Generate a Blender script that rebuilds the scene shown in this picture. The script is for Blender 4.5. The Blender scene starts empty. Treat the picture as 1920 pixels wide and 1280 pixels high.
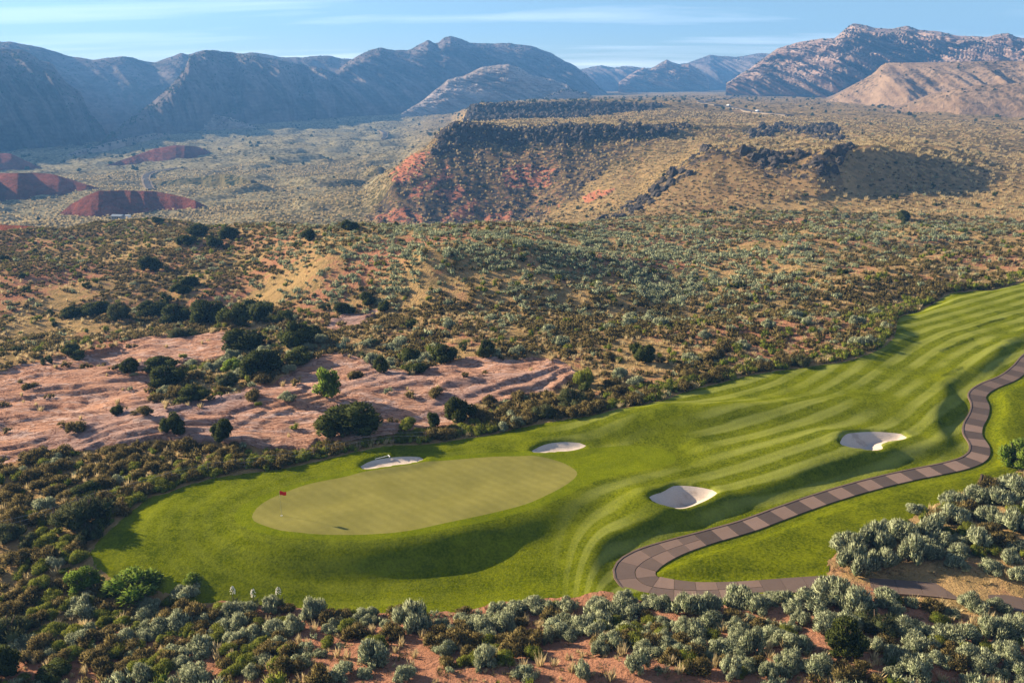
import bpy, math, random
import numpy as np
from mathutils import Vector, Matrix
from mathutils.geometry import delaunay_2d_cdt

# ------------------------------------------------------------------ camera, sky, sun, exposure
SC = bpy.context.scene
COL = SC.collection
FPX, CX, CY, PITCH, CAMH = 1500.0, 960.0, 640.0, math.radians(18.1), 33.0
cam_d = bpy.data.cameras.new('camera'); cam = bpy.data.objects.new('camera', cam_d); COL.objects.link(cam)
cam_d.sensor_width = 36.0; cam_d.lens = 36.0 * FPX / 1920.0
cam_d.clip_start = 0.5; cam_d.clip_end = 30000
cam.location = (0, 0, CAMH); cam.rotation_euler = (math.pi / 2 - PITCH, 0, 0)
SC.camera = cam

SUN_EL = math.radians(20.0)
SUN_AZ = math.radians(-68.0)                       # direction towards the sun, measured from +Y to +X
TO_SUN = Vector((math.sin(SUN_AZ) * math.cos(SUN_EL), math.cos(SUN_AZ) * math.cos(SUN_EL), math.sin(SUN_EL)))
sun_d = bpy.data.lights.new('sun', 'SUN'); sun = bpy.data.objects.new('sun', sun_d); COL.objects.link(sun)
sun_d.energy = 5.0; sun_d.angle = math.radians(0.5); sun_d.color = (1.0, 0.84, 0.60)
sun.rotation_euler = (-TO_SUN).to_track_quat('-Z', 'Y').to_euler()

world = bpy.data.worlds.new('World'); SC.world = world; world.use_nodes = True
wn = world.node_tree.nodes; wl = world.node_tree.links; wn.clear()
w_out = wn.new('ShaderNodeOutputWorld'); w_bg = wn.new('ShaderNodeBackground'); w_bg.inputs[1].default_value = 0.05
w_sky = wn.new('ShaderNodeTexSky'); w_sky.sky_type = 'NISHITA'; w_sky.sun_disc = False
w_sky.sun_elevation = SUN_EL; w_sky.sun_rotation = SUN_AZ
w_sky.altitude = 1000; w_sky.air_density = 1.0; w_sky.dust_density = 0.25; w_sky.ozone_density = 4.0
# thin cirrus: streaks laid out on a flat cloud sheet overhead
w_tc = wn.new('ShaderNodeTexCoord'); w_sep = wn.new('ShaderNodeSeparateXYZ'); wl.new(w_tc.outputs['Generated'], w_sep.inputs[0])
def wmath(op, a, b=None):
    n = wn.new('ShaderNodeMath'); n.operation = op
    for i, s in enumerate((a, b)):
        if s is None: continue
        if isinstance(s, (int, float)): n.inputs[i].default_value = s
        else: wl.new(s, n.inputs[i])
    return n.outputs[0]
zz = wmath('ADD', wmath('MAXIMUM', w_sep.outputs[2], 0.0), 0.06)
px = wmath('DIVIDE', w_sep.outputs[0], zz); py = wmath('DIVIDE', w_sep.outputs[1], zz)
w_cmb = wn.new('ShaderNodeCombineXYZ'); wl.new(wmath('MULTIPLY', px, 0.16), w_cmb.inputs[0]); wl.new(wmath('MULTIPLY', wmath('ADD', py, wmath('MULTIPLY', px, 0.12)), 0.55), w_cmb.inputs[1])
w_noise = wn.new('ShaderNodeTexNoise'); w_noise.inputs['Scale'].default_value = 1.1; w_noise.inputs['Detail'].default_value = 7
w_noise.inputs['Roughness'].default_value = 0.55; w_noise.inputs['Distortion'].default_value = 0.35
wl.new(w_cmb.outputs[0], w_noise.inputs['Vector'])
w_ramp = wn.new('ShaderNodeMapRange'); w_ramp.inputs[1].default_value = 0.50; w_ramp.inputs[2].default_value = 0.74
w_ramp.inputs[3].default_value = 0.02; w_ramp.inputs[4].default_value = 0.6; wl.new(w_noise.outputs[0], w_ramp.inputs[0])
w_mix = wn.new('ShaderNodeMix'); w_mix.data_type = 'RGBA'; wl.new(w_ramp.outputs[0], w_mix.inputs[0])
wl.new(w_sky.outputs[0], w_mix.inputs[6]); w_mix.inputs[7].default_value = (14, 14.3, 15, 1)
wl.new(w_mix.outputs[2], w_bg.inputs[0]); wl.new(w_bg.outputs[0], w_out.inputs[0])

SC.view_settings.view_transform = 'Standard'; SC.view_settings.look = 'None'
SC.view_settings.exposure = 1.58; SC.view_settings.gamma = 1.0; SC.view_settings.use_curve_mapping = False
SC.cycles.use_denoising = True
SC.cycles.max_bounces = 5; SC.cycles.diffuse_bounces = 1; SC.cycles.glossy_bounces = 1
SC.cycles.transmission_bounces = 2; SC.cycles.volume_bounces = 0; SC.cycles.transparent_max_bounces = 4

random.seed(7); rng = np.random.default_rng(11)

# ------------------------------------------------------------------ numeric helpers
cp, sp = math.cos(PITCH), math.sin(PITCH)
CAM = np.array((0.0, 0.0, CAMH))
def ray(u, v):
    u = np.asarray(u, float); v = np.asarray(v, float)
    a = (u - CX) / FPX; b = (CY - v) / FPX
    return np.stack([a, cp + b * sp, -sp + b * cp], -1)
def project(P):
    d = np.asarray(P, float) - CAM
    depth = d[..., 1] * cp - d[..., 2] * sp
    up = d[..., 1] * sp + d[..., 2] * cp
    depth = np.where(depth > 0.5, depth, 0.5)
    return CX + FPX * d[..., 0] / depth, CY - FPX * up / depth, depth
def sstep(a, b, x):
    t = np.clip((x - a) / (b - a), 0, 1); return t * t * (3 - 2 * t)

_perm = np.random.default_rng(5).permutation(256).astype(np.int64); _perm = np.concatenate([_perm, _perm, _perm])
_gang = np.random.default_rng(6).random(256) * 2 * np.pi
_gx, _gy = np.cos(_gang), np.sin(_gang)
def perlin(x, y):
    xi = np.floor(x).astype(np.int64); yi = np.floor(y).astype(np.int64)
    fx, fy = x - xi, y - yi
    xi &= 255; yi &= 255
    u = fx * fx * fx * (fx * (fx * 6 - 15) + 10); w = fy * fy * fy * (fy * (fy * 6 - 15) + 10)
    def g(ix, iy, dx, dy):
        h = _perm[_perm[ix & 255] + (iy & 255)]; return _gx[h] * dx + _gy[h] * dy
    a = g(xi, yi, fx, fy); b = g(xi + 1, yi, fx - 1, fy); c = g(xi, yi + 1, fx, fy - 1); d = g(xi + 1, yi + 1, fx - 1, fy - 1)
    return 1.5 * ((a + (b - a) * u) + ((c + (d - c) * u) - (a + (b - a) * u)) * w)
def fbm(x, y, wl_, octv=4, gain=0.5):
    s = 0; a = 1.0; f = 1.0 / wl_
    for i in range(octv):
        s = s + a * perlin(x * f + 17.3 * i, y * f - 9.1 * i); a *= gain; f *= 2.03
    return s
def ridged(x, y, wl_, octv=4, gain=0.5):
    s = 0; a = 1.0; f = 1.0 / wl_
    for i in range(octv):
        s = s + a * (1 - 2 * np.abs(perlin(x * f + 31.7 * i, y * f + 3.3 * i))); a *= gain; f *= 2.1
    return s
def in_poly(x, y, poly):
    x = np.asarray(x); y = np.asarray(y); r = np.zeros(x.shape, bool); n = len(poly)
    for i in range(n):
        x0, y0 = poly[i]; x1, y1 = poly[(i + 1) % n]
        if y0 == y1: continue
        c = ((y0 > y) != (y1 > y)) & (x < (x1 - x0) * (y - y0) / (y1 - y0) + x0); r ^= c
    return r
def seg_dist(x, y, pts, closed):
    """distance to a polyline, arc length of the foot point and side (+ left)"""
    best = np.full(x.shape, 1e9); arc = np.zeros(x.shape); side = np.zeros(x.shape); s = 0.0
    n = len(pts); m = n if closed else n - 1
    for i in range(m):
        ax, ay = pts[i]; bx, by = pts[(i + 1) % n]; dx, dy = bx - ax, by - ay; L2 = dx * dx + dy * dy
        if L2 < 1e-12: continue
        t = np.clip(((x - ax) * dx + (y - ay) * dy) / L2, 0, 1)
        d = np.hypot(x - ax - t * dx, y - ay - t * dy); k = d < best
        best = np.where(k, d, best); arc = np.where(k, s + t * math.sqrt(L2), arc)
        side = np.where(k, np.sign(dx * (y - ay) - dy * (x - ax)), side); s += math.sqrt(L2)
    return best, arc, side
def sdf(x, y, poly):
    """signed distance, negative inside; far points get a cheap large value"""
    P = np.asarray(poly); out = np.full(np.shape(x), 50.0)
    x = np.asarray(x, float); y = np.asarray(y, float)
    near = (x > P[:, 0].min() - 14) & (x < P[:, 0].max() + 14) & (y > P[:, 1].min() - 14) & (y < P[:, 1].max() + 14)
    if near.any():
        xn, yn = x[near], y[near]; d = seg_dist(xn, yn, P, True)[0]
        out[near] = np.where(in_poly(xn, yn, P), -d, d)
    return out
def spline(pts, step, closed=False):
    """Catmull-Rom through pts resampled about every step"""
    P = np.asarray(pts, float); n = len(P); out = []
    m = n if closed else n - 1
    for i in range(m):
        if closed: a, b, c, d = P[(i - 1) % n], P[i], P[(i + 1) % n], P[(i + 2) % n]
        else: a, b, c, d = P[max(i - 1, 0)], P[i], P[i + 1], P[min(i + 2, n - 1)]
        k = max(1, int(np.linalg.norm(c - b) / step))
        for t in np.arange(k) / k:
            out.append(0.5 * (2 * b + (c - a) * t + (2 * a - 5 * b + 4 * c - d) * t * t + (3 * b - a - 3 * c + d) * t ** 3))
    if not closed: out.append(P[-1])
    return np.array(out)

# ------------------------------------------------------------------ lie of the land
# Lines across the view from near to far. Each vertex: pixel (u, v) plus either its height z or its ground range R.
def ctl(kind, *pts):
    A = []
    for u, v, q in pts:
        d = ray(u, v); hr = math.hypot(d[0], d[1])
        if kind == 'z': t = (q - CAMH) / d[2]
        else: t = q / hr
        A.append((math.atan2(d[0], d[1]), hr * t, CAMH + d[2] * t))
    A = np.array(A); return A
U0, U9 = -700, 2650
def flat_row(v, *uz):
    return ctl('z', *[(u, v, z) for u, z in uz])
LINES = [
 np.array([(-1.3, 9., 3.), (1.3, 9., 3.)]),
 flat_row(1280, (U0, -1), (0, -1), (500, 0), (1000, 1.0), (1500, 2.0), (1920, 1.2), (U9, 1.2)),
 flat_row(1150, (U0, -2), (0, -2), (500, -2.3), (1000, -2.1), (1200, -1.3), (1500, 0.2), (1920, .2), (U9, .2)),
 flat_row(1075, (U0, -1.5), (0, -1.5), (300, -1.4), (600, -1.65), (750, -1.9), (900, -1.85), (1000, -1.55), (1100, -1.3), (1250, -1.2), (1500, -.6), (1920, .5), (U9, .5)),
 flat_row(960, (U0, -1), (0, -1), (250, -.8), (500, -.1), (900, -.5), (1100, -.6), (1250, -.5), (1500, -.4), (1800, .2), (1920, .7), (U9, .7)),
 flat_row(860, (U0, -1.2), (0, -1.2), (500, 0), (1000, .2), (1500, .5), (1920, .8), (U9, .8)),
 flat_row(760, (U0, -2.5), (0, -2), (500, -.5), (1000, 0.2), (1400, 1.0), (1920, 1.5), (U9, 1.5)),
 flat_row(650, (U0, -7), (0, -5), (300, -3), (600, -1.5), (1000, 0), (1400, 1.5), (1920, 3), (U9, 3)),
 flat_row(590, (U0, -9), (0, -8), (300, -7.5), (450, -6.8), (600, -5.0), (800, -2.8), (1000, -1.0), (1400, 1.2), (1920, 3.3), (U9, 3.3)),
 flat_row(530, (U0, -7), (0, -6), (300, -6), (450, -5), (600, -1.2), (800, 1.8), (1000, 2.2), (1250, .8), (1400, 1.5), (1920, 3.5), (U9, 3.5)),
 flat_row(470, (U0, -8), (0, -7), (300, -5.5), (450, -3), (600, 2.5), (800, 5.6), (1000, 5.2), (1150, 4.6), (1400, 1.5), (1920, 2), (U9, 2)),
 # crest of the near ground
 ctl('z', (U0, 450, -6), (0, 440, -6), (120, 424, -5.5), (200, 412, -5), (300, 405, -5), (400, 412, -5), (560, 424, -1), (700, 430, 3.4), (850, 428, 5), (1000, 432, 3), (1200, 424, -6), (1500, 404, -8), (1920, 404, -7), (U9, 404, -7)),
 # trough behind it / foot of the knoll
 ctl('R', (U0, 470, 330), (0, 468, 330), (300, 452, 330), (560, 458, 330), (700, 465, 300), (850, 455, 290), (1000, 440, 290), (1110, 420, 290), (1200, 404, 290), (1300, 388, 296), (1420, 368, 300), (1530, 364, 303), (1660, 364, 322), (1780, 358, 345), (1870, 346, 366), (1920, 340, 376), (U9, 330, 380)),
 # valley near edge / foot of the mesa / rim of the knoll
 ctl('R', (U0, 412, 500), (0, 410, 500), (300, 408, 480), (560, 412, 420), (680, 424, 395), (760, 421, 392), (900, 421, 392), (1000, 416, 388), (1080, 405, 372), (1150, 390, 352), (1200, 378, 340), (1240, 345, 338), (1290, 312, 340), (1335, 282, 342), (1400, 284, 340), (1450, 290, 336), (1500, 293, 331), (1540, 288, 326), (1580, 281, 334), (1640, 276, 350), (1720, 288, 368), (1800, 304, 384), (1870, 328, 396), (1920, 332, 405), (U9, 320, 410)),
 # valley / mesa slope / ground just behind the knoll rim
 ctl('R', (U0, 372, 610), (0, 372, 610), (300, 366, 590), (560, 370, 520), (680, 380, 480), (735, 352, 425), (800, 335, 428), (900, 330, 432), (1000, 330, 430), (1100, 338, 415), (1200, 330, 405), (1290, 300, 410), (1340, 278, 410), (1450, 282, 410), (1540, 276, 412), (1640, 272, 430), (1720, 280, 445), (1870, 300, 470), (1920, 300, 480), (U9, 290, 480)),
 # valley / foot of the basalt cliff / plain
 ctl('R', (U0, 345, 720), (0, 345, 720), (300, 340, 690), (560, 342, 620), (680, 350, 570), (740, 330, 462), (780, 302, 462), (820, 282, 462), (880, 272, 466), (960, 274, 468), (1040, 268, 470), (1150, 262, 476), (1290, 258, 492), (1400, 258, 500), (1540, 260, 500), (1720, 264, 520), (1920, 270, 560), (U9, 262, 560)),
 # valley / basalt rim / plain
 ctl('R', (U0, 322, 830), (0, 322, 830), (300, 318, 800), (560, 316, 730), (680, 322, 680), (735, 333, 476), (770, 306, 478), (800, 284, 480), (824, 256, 478), (850, 237, 476), (900, 239, 480), (960, 246, 482), (1000, 249, 484), (1040, 240, 484), (1090, 239, 486), (1150, 241, 490), (1200, 246, 495), (1290, 241, 515), (1400, 246, 540), (1540, 248, 560), (1720, 250, 590), (1920, 252, 640), (U9, 250, 640)),
 # valley beyond the mesa shoulder / mesa top
 ctl('R', (U0, 308, 920), (0, 308, 920), (300, 300, 880), (560, 298, 830), (680, 300, 800), (740, 345, 580), (800, 320, 580), (850, 262, 590), (885, 238, 600), (960, 231, 610), (1150, 229, 620), (1290, 227, 640), (1400, 229, 660), (1540, 230, 700), (1720, 230, 740), (1920, 232, 800), (U9, 232, 800)),
 # valley / foot of the far basalt step
 ctl('R', (U0, 298, 1010), (0, 297, 1010), (300, 282, 980), (560, 272, 980), (680, 270, 980), (760, 268, 980), (840, 262, 800), (880, 226, 720), (920, 224, 720), (1060, 220, 740), (1160, 212, 760), (1250, 205, 780), (1400, 214, 800), (1540, 215, 840), (1720, 214, 900), (1920, 215, 980), (U9, 215, 980)),
 # valley / rim of the far basalt step
 ctl('R', (U0, 290, 1080), (0, 290, 1080), (300, 264, 1120), (560, 250, 1200), (680, 248, 1200), (760, 246, 1180), (850, 240, 1100), (885, 200, 745), (960, 197, 750), (1060, 196, 760), (1160, 196, 772), (1250, 197, 800), (1400, 200, 960), (1540, 200, 1000), (1720, 203, 1080), (1920, 206, 1150), (U9, 206, 1150)),
 ctl('R', (U0, 286, 1250), (0, 286, 1250), (300, 246, 1350), (560, 226, 1550), (760, 215, 1550), (860, 206, 1550), (900, 200, 1300), (1000, 190, 1300), (1250, 183, 1400), (1400, 182, 1500), (1700, 188, 1500), (U9, 190, 1500)),
 ctl('R', (U0, 286, 1700), (0, 280, 1700), (300, 240, 1750), (560, 215, 1850), (760, 206, 1900), (1000, 182, 1900), (1250, 174, 2100), (1400, 172, 2200), (U9, 172, 2200)),
 np.array([(-1.3, 9000., -40.), (1.3, 9000., 10.)]),
]
NA, NR = 760, 960
AZ = np.linspace(math.radians(-50), math.radians(50), NA)
RR = np.concatenate([np.geomspace(13, 38, 40, False), np.geomspace(38, 150, 480, False), np.geomspace(150, 600, 270, False), np.geomspace(600, 1600, 140, False), np.geomspace(1600, 6500, 30)])
assert len(RR) == NR
def _base_grid():
    k = len(LINES); R = np.zeros((k, NA)); Z = np.zeros((k, NA))
    for i, L in enumerate(LINES):
        o = np.argsort(L[:, 0]); L = L[o]
        R[i] = np.interp(AZ, L[:, 0], L[:, 1]); Z[i] = np.interp(AZ, L[:, 0], L[:, 2])
        ker = np.hanning(15 if i < 12 else 7); ker /= ker.sum(); w = len(ker) // 2
        R[i] = np.convolve(np.pad(R[i], w, 'edge'), ker, 'valid'); Z[i] = np.convolve(np.pad(Z[i], w, 'edge'), ker, 'valid')
    for i in range(1, k): R[i] = np.maximum(R[i], R[i - 1] + 1.0)
    G = np.zeros((NA, NR))
    for a in range(NA): G[a] = np.interp(RR, R[:, a], Z[:, a])
    # smooth along range: wide close by, narrow at the cliffs
    ker = np.hanning(61); ker /= ker.sum(); S = np.stack([np.convolve(np.pad(g, 30, 'edge'), ker, 'valid') for g in G])
    ker = np.hanning(7); ker /= ker.sum(); S2 = np.stack([np.convolve(np.pad(g, 3, 'edge'), ker, 'valid') for g in G])
    w = sstep(230, 300, RR)[None, :]
    return S * (1 - w) + S2 * w
BASE = _base_grid()
IDX = np.arange(NR, dtype=float)
def base_h(x, y):
    a = np.arctan2(x, np.maximum(y, 0.01)); r = np.hypot(x, y)
    fa = np.clip((a - AZ[0]) / (AZ[1] - AZ[0]), 0, NA - 1.001); fr = np.clip(np.interp(r, RR, IDX), 0, NR - 1.001)
    ia = fa.astype(int); ir = fr.astype(int); ta = fa - ia; tr = fr - ir
    return (BASE[ia, ir] * (1 - ta) + BASE[ia + 1, ir] * ta) * (1 - tr) + (BASE[ia, ir + 1] * (1 - ta) + BASE[ia + 1, ir + 1] * ta) * tr
TT = np.geomspace(20, 5500, 2600)
def unproject(uv, hfun=base_h, dz=0.0):
    """first hit of each pixel ray with the ground; None-like NaN when it misses"""
    out = []
    for u, v in uv:
        d = ray(u, v); d = d / np.linalg.norm(d)
        P = CAM + TT[:, None] * d; g = P[:, 2] - (hfun(P[:, 0], P[:, 1]) + dz)
        k = np.argmax(g < 0)
        if g[k] >= 0: out.append((np.nan, np.nan, np.nan)); continue
        k = max(k, 1); t = TT[k - 1] + (TT[k] - TT[k - 1]) * g[k - 1] / (g[k - 1] - g[k]); out.append(CAM + t * d)
    return np.array(out)

# ------------------------------------------------------------------ golf outlines (pixels -> ground)
PX_TURF = [(168,1050),(192,1014),(210,998),(236,973),(266,945),(285,932),(319,924),(350,911),(387,901),(431,892),(478,884),(525,876),(587,865),(650,853),(697,845),(739,837),(795,832),(862,821),(919,814),(975,802),(1050,795),(1125,787),(1200,772),(1242,756),(1282,735),(1340,719),(1439,697),(1512,686),(1585,679),(1639,664),(1672,642),(1679,620),(1681,605),(1705,584),(1738,566),(1785,549),(1840,540),(1913,527),(2010,512),(2150,502),(2250,560),(2240,700),(2060,760),(1985,800),(1945,850),(1900,886),(1834,912),(1790,928),(1730,956),(1700,976),(1640,992),(1600,1012),(1570,1034),(1556,1054),(1560,1078),(1600,1092),(1500,1112),(1400,1118),(1300,1122),(1200,1126),(1140,1118),(1087,1124),(937,1132),(844,1146),(769,1150),(675,1147),(600,1144),(525,1140),(431,1132),(369,1130),(306,1116),(222,1100),(190,1080)]
PX_GREEN = [(472,967),(481,951),(503,936),(537,922),(587,906),(650,893),(712,882),(760,874),(825,864),(900,858),(956,855),(1012,857),(1050,864),(1076,877),(1082,889),(1069,904),(1031,926),(975,949),(900,967),(825,984),(750,996),(675,1001),(600,1002),(556,999),(525,995),(494,984),(476,975)]
PX_COLLAR = [(439,970),(444,954),(472,936),(525,917),(585,899),(650,885),(712,874),(760,866),(825,856),(900,850),(956,847),(1012,847),(1069,846),(1125,839),(1181,836),(1219,838),(1256,847),(1268,859),(1256,872),(1219,882),(1162,892),(1106,907),(1069,926),(1012,950),(937,971),(825,995),(750,1006),(650,1011),(556,1010),(509,1004),(478,996),(450,982)]
PX_BUNK = [
 [(676,874),(697,864),(731,857),(761,854),(787,855),(794,859),(780,864),(742,870),(705,876),(680,878)],
 [(997,841),(1020,832),(1050,828),(1087,828),(1099,831),(1084,836),(1050,841),(1012,844)],
 [(1216,951),(1237,938),(1256,919),(1271,914),(1305,916),(1335,923),(1344,930),(1326,944),(1292,959),(1267,964),(1241,961),(1222,956)],
 [(1573,845),(1588,825),(1613,815),(1647,812),(1689,814),(1700,821),(1689,827),(1662,833),(1651,840),(1654,848),(1634,853),(1591,850)]]
PX_TEES = [[(1765,706),(1806,690),(1856,696),(1822,714)], [(1762,656),(1826,635),(1888,642),(1838,664)], [(1830,612),(1886,594),(1950,600),(1905,622)]]
PX_PATH = [(1990,640),(1940,664),(1915,690),(1890,709),(1852,725),(1833,741),(1839,760),(1836,778),(1826,797),(1825,815),(1838,837),(1832,857),(1795,873),(1698,893),(1613,914),(1535,938),(1470,961),(1399,987),(1325,1008),(1256,1030),(1208,1052),(1190,1075),(1206,1097),(1250,1105),(1310,1107),(1400,1102),(1482,1096),(1560,1092),(1655,1097),(1740,1103),(1806,1112),(1910,1131),(2010,1152),(2150,1180)]
PX_AXIS = [(860,940),(1060,890),(1250,835),(1402,803),(1560,758),(1680,680),(1760,634),(1894,591),(2050,552),(2250,520)]
XY = lambda uv, dz=0.0: unproject(uv, dz=dz)[:, :2]
def plane_xy(uv, z):
    o = []
    for u, v in uv:
        d = ray(u, v); t = (z - CAMH) / d[2]; o.append((d[0] * t, d[1] * t))
    return np.array(o)
GZ = 0.0
P_TURF = spline(XY(PX_TURF), 0.8, True)
P_GREEN = spline(plane_xy(PX_GREEN, GZ), 0.5, True)
P_COLLAR = spline(plane_xy(PX_COLLAR, GZ), 0.5, True)
P_BUNK = [spline(plane_xy(PX_BUNK[0], .1), .4, True), spline(plane_xy(PX_BUNK[1], .25), .4, True), spline(XY(PX_BUNK[2], -.2), .4, True), spline(XY(PX_BUNK[3], -.1), .4, True)]
P_TEES = [XY(t) for t in PX_TEES]
P_PATH = spline(XY(PX_PATH, -0.35), 0.5)
P_AXIS = spline(XY(PX_AXIS), 2.0)
_cum = np.concatenate([[0], np.cumsum(np.hypot(*np.diff(P_PATH, axis=0).T))])
_pz = base_h(P_PATH[:, 0], P_PATH[:, 1]) - 0.35
_k = np.hanning(21); _k /= _k.sum(); PATH_Z = np.convolve(np.pad(_pz, 10, 'edge'), _k, 'valid')
_bend = unproject([(1188, 1078)])[0]
_pd = np.hypot(P_PATH[:, 0] - _bend[0], P_PATH[:, 1] - _bend[1])
PATH_HW = .78 + .72 * np.exp(-(_pd / 4.5) ** 2)
PATH_W = 1.1
MOUNDS = [  # pixel of the top, height, radius along x, radius along y
 (1262, 786, .95, 9, 2.6), (1395, 772, .75, 9, 2.4), (1170, 812, .5, 6, 2.4),
 (1205, 938, .8, 2.4, 2.0), (1560, 826, .55, 2.6, 2.0), (985, 832, .2, 3, 2), (668, 866, .12, 3, 2),
 (1120, 842, .3, 3.5, 1.6), (1480, 850, .6, 6, 3), (1640, 760, .5, 10, 3), (330, 1000, .6, 6, 5), (470, 1090, .5, 8, 2.4)]
M_XY = [(unproject([(m[0], m[1])])[0], m[2:]) for m in MOUNDS]

def H(x, y, detail=True):
    x = np.asarray(x, float); y = np.asarray(y, float)
    r = np.hypot(x, y); z = base_h(x, y)
    T = sdf(x, y, P_TURF); inside = sstep(0.5, -3.0, T)
    near = r < 180
    if near.any():
        xn, yn = x[near], y[near]; zn = z[near]; ins = inside[near]
        zn = zn + ins * (.16 * fbm(xn, yn * .8, 15, 2) + .12 * perlin((xn + yn) / 7.5, (yn - xn) / 16))
        for (c, (h, rx, ry)) in M_XY:
            zn = zn + h * np.exp(-((xn - c[0]) / rx) ** 2 - ((yn - c[1]) / ry) ** 2)
        # putting green on its terrace
        dc = sdf(xn, yn, P_COLLAR); wg = sstep(3.3, 0.0, dc)
        gz = GZ + .15 * perlin(xn / 9 + 3.1, yn / 5) + .07 * perlin(xn / 4.2, yn / 3.1 + 8)
        zn = zn * (1 - wg) + gz * wg
        for i, P in enumerate(P_BUNK):
            d = sdf(xn, yn, P); dep = (.16, .16, .75, .6)[i]
            zn = zn + .16 * np.exp(-((d - .5) / .7) ** 2) * (d > -.3) - dep * sstep(0.12, -1.5, d) - .10 * (d < .05)
        for P in P_TEES:
            d = sdf(xn, yn, P); zn = zn - .13 * sstep(.12, -.12, d)
        dp, ar, side = seg_dist(xn, yn, P_PATH, False); pz = np.interp(ar, _cum, PATH_Z)
        wide = np.where(side > 0, 1.4, 2.5)                       # fairway bank on the right-hand side of travel
        wp = sstep(PATH_W + wide, PATH_W + .25, dp)
        zn = zn + np.where(side < 0, .20 * np.exp(-((dp - PATH_W - 2.2) / 1.5) ** 2), 0) * (ar < 95)
        zn = zn * (1 - wp) + (pz - .06) * wp
        z = z.copy(); z[near] = zn
    if detail:
        out = 1 - inside
        z = z + out * (.30 * fbm(x, y, 9.0, 3) * (r < 300) * sstep(20, 40, r) + .0 * x)
        z = z + out * sstep(84, 125, r) * sstep(330, 250, r) * 2.1 * fbm(x * .8 + .2 * y, y, 34, 3)
        far = sstep(200, 330, r)
        z = z + far * out * fbm(x, y, 46, 4) * 1.5
    return z

# ------------------------------------------------------------------ material kit
class NT:
    def __init__(self, name):
        self.m = bpy.data.materials.new(name); self.m.use_nodes = True
        self.n = self.m.node_tree.nodes; self.l = self.m.node_tree.links; self.n.clear()
        self.out = self.n.new('ShaderNodeOutputMaterial')
    def put(self, sock, val):
        if isinstance(val, bpy.types.NodeSocket): self.l.new(val, sock)
        elif isinstance(val, (tuple, list)) and sock.type == 'RGBA' and len(val) == 3: sock.default_value = (*val, 1)
        else: sock.default_value = val
    def node(self, t, **kw):
        n = self.n.new(t)
        for k, v in kw.items():
            if hasattr(n, k): setattr(n, k, v)
        return n
    def attr(self, name): return self.node('ShaderNodeAttribute', attribute_name=name).outputs['Fac']
    def pos(self): return self.node('ShaderNodeNewGeometry').outputs['Position']
    def obj(self): return self.node('ShaderNodeTexCoord').outputs['Object']
    def rnd(self): return self.node('ShaderNodeObjectInfo').outputs['Random']
    def scale(self, vec, s):
        n = self.node('ShaderNodeMapping'); self.put(n.inputs[0], vec); n.inputs['Scale'].default_value = s; return n.outputs[0]
    def noise(self, vec, scale, detail=4, rough=.55, dist=0.0):
        n = self.node('ShaderNodeTexNoise'); self.put(n.inputs['Vector'], vec)
        n.inputs['Scale'].default_value = scale; n.inputs['Detail'].default_value = detail
        n.inputs['Roughness'].default_value = rough; n.inputs['Distortion'].default_value = dist; return n.outputs['Fac']
    def voro(self, vec, scale, feature='F1', out='Distance'):
        n = self.node('ShaderNodeTexVoronoi', feature=feature); self.put(n.inputs['Vector'], vec); n.inputs['Scale'].default_value = scale
        return n.outputs[out]
    def node_combine(self, a):
        n = self.node('ShaderNodeCombineXYZ'); self.put(n.inputs[0], a); return n.outputs[0]
    def wave(self, vec, scale, dist=2, detail=2, dscale=1, direction='Z'):
        n = self.node('ShaderNodeTexWave', bands_direction=direction); self.put(n.inputs['Vector'], vec)
        n.inputs['Scale'].default_value = scale; n.inputs['Distortion'].default_value = dist; n.inputs['Detail'].default_value = detail; n.inputs['Detail Scale'].default_value = dscale
        return n.outputs['Fac']
    def math(self, op, a, b=0.0, c=0.0):
        n = self.node('ShaderNodeMath', operation=op); self.put(n.inputs[0], a); self.put(n.inputs[1], b); self.put(n.inputs[2], c); return n.outputs[0]
    def ramp(self, x, a, b, lo=0.0, hi=1.0):
        n = self.node('ShaderNodeMapRange', interpolation_type='SMOOTHSTEP'); self.put(n.inputs[0], x)
        n.inputs[1].default_value = a; n.inputs[2].default_value = b; n.inputs[3].default_value = lo; n.inputs[4].default_value = hi; return n.outputs[0]
    def mix(self, f, a, b):
        n = self.node('ShaderNodeMix', data_type='RGBA'); self.put(n.inputs[0], f); self.put(n.inputs[6], a); self.put(n.inputs[7], b); return n.outputs[2]
    def bump(self, h, strength=.5, dist=.1, normal=None):
        n = self.node('ShaderNodeBump'); n.inputs['Strength'].default_value = strength; n.inputs['Distance'].default_value = dist
        self.put(n.inputs['Height'], h)
        if normal is not None: self.put(n.inputs['Normal'], normal)
        return n.outputs[0]
    def bsdf(self, color, rough=.85, normal=None, spec=.2, metal=0.0):
        n = self.node('ShaderNodeBsdfPrincipled'); self.put(n.inputs['Base Color'], color); self.put(n.inputs['Roughness'], rough)
        n.inputs['Specular IOR Level'].default_value = spec; n.inputs['Metallic'].default_value = metal
        if normal is not None: self.put(n.inputs['Normal'], normal)
        return n
    def done(self, shader): self.l.new(shader.outputs[0], self.out.inputs[0]); return self.m

def mat_plain(name, col, rough=.7, spec=.3, metal=0.0, var=.12):
    t = NT(name); f = t.noise(t.obj(), 9, 4); c = t.mix(f, tuple(k * (1 - var) for k in col), tuple(min(1, k * (1 + var)) for k in col))
    return t.done(t.bsdf(c, rough, spec=spec, metal=metal))

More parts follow.
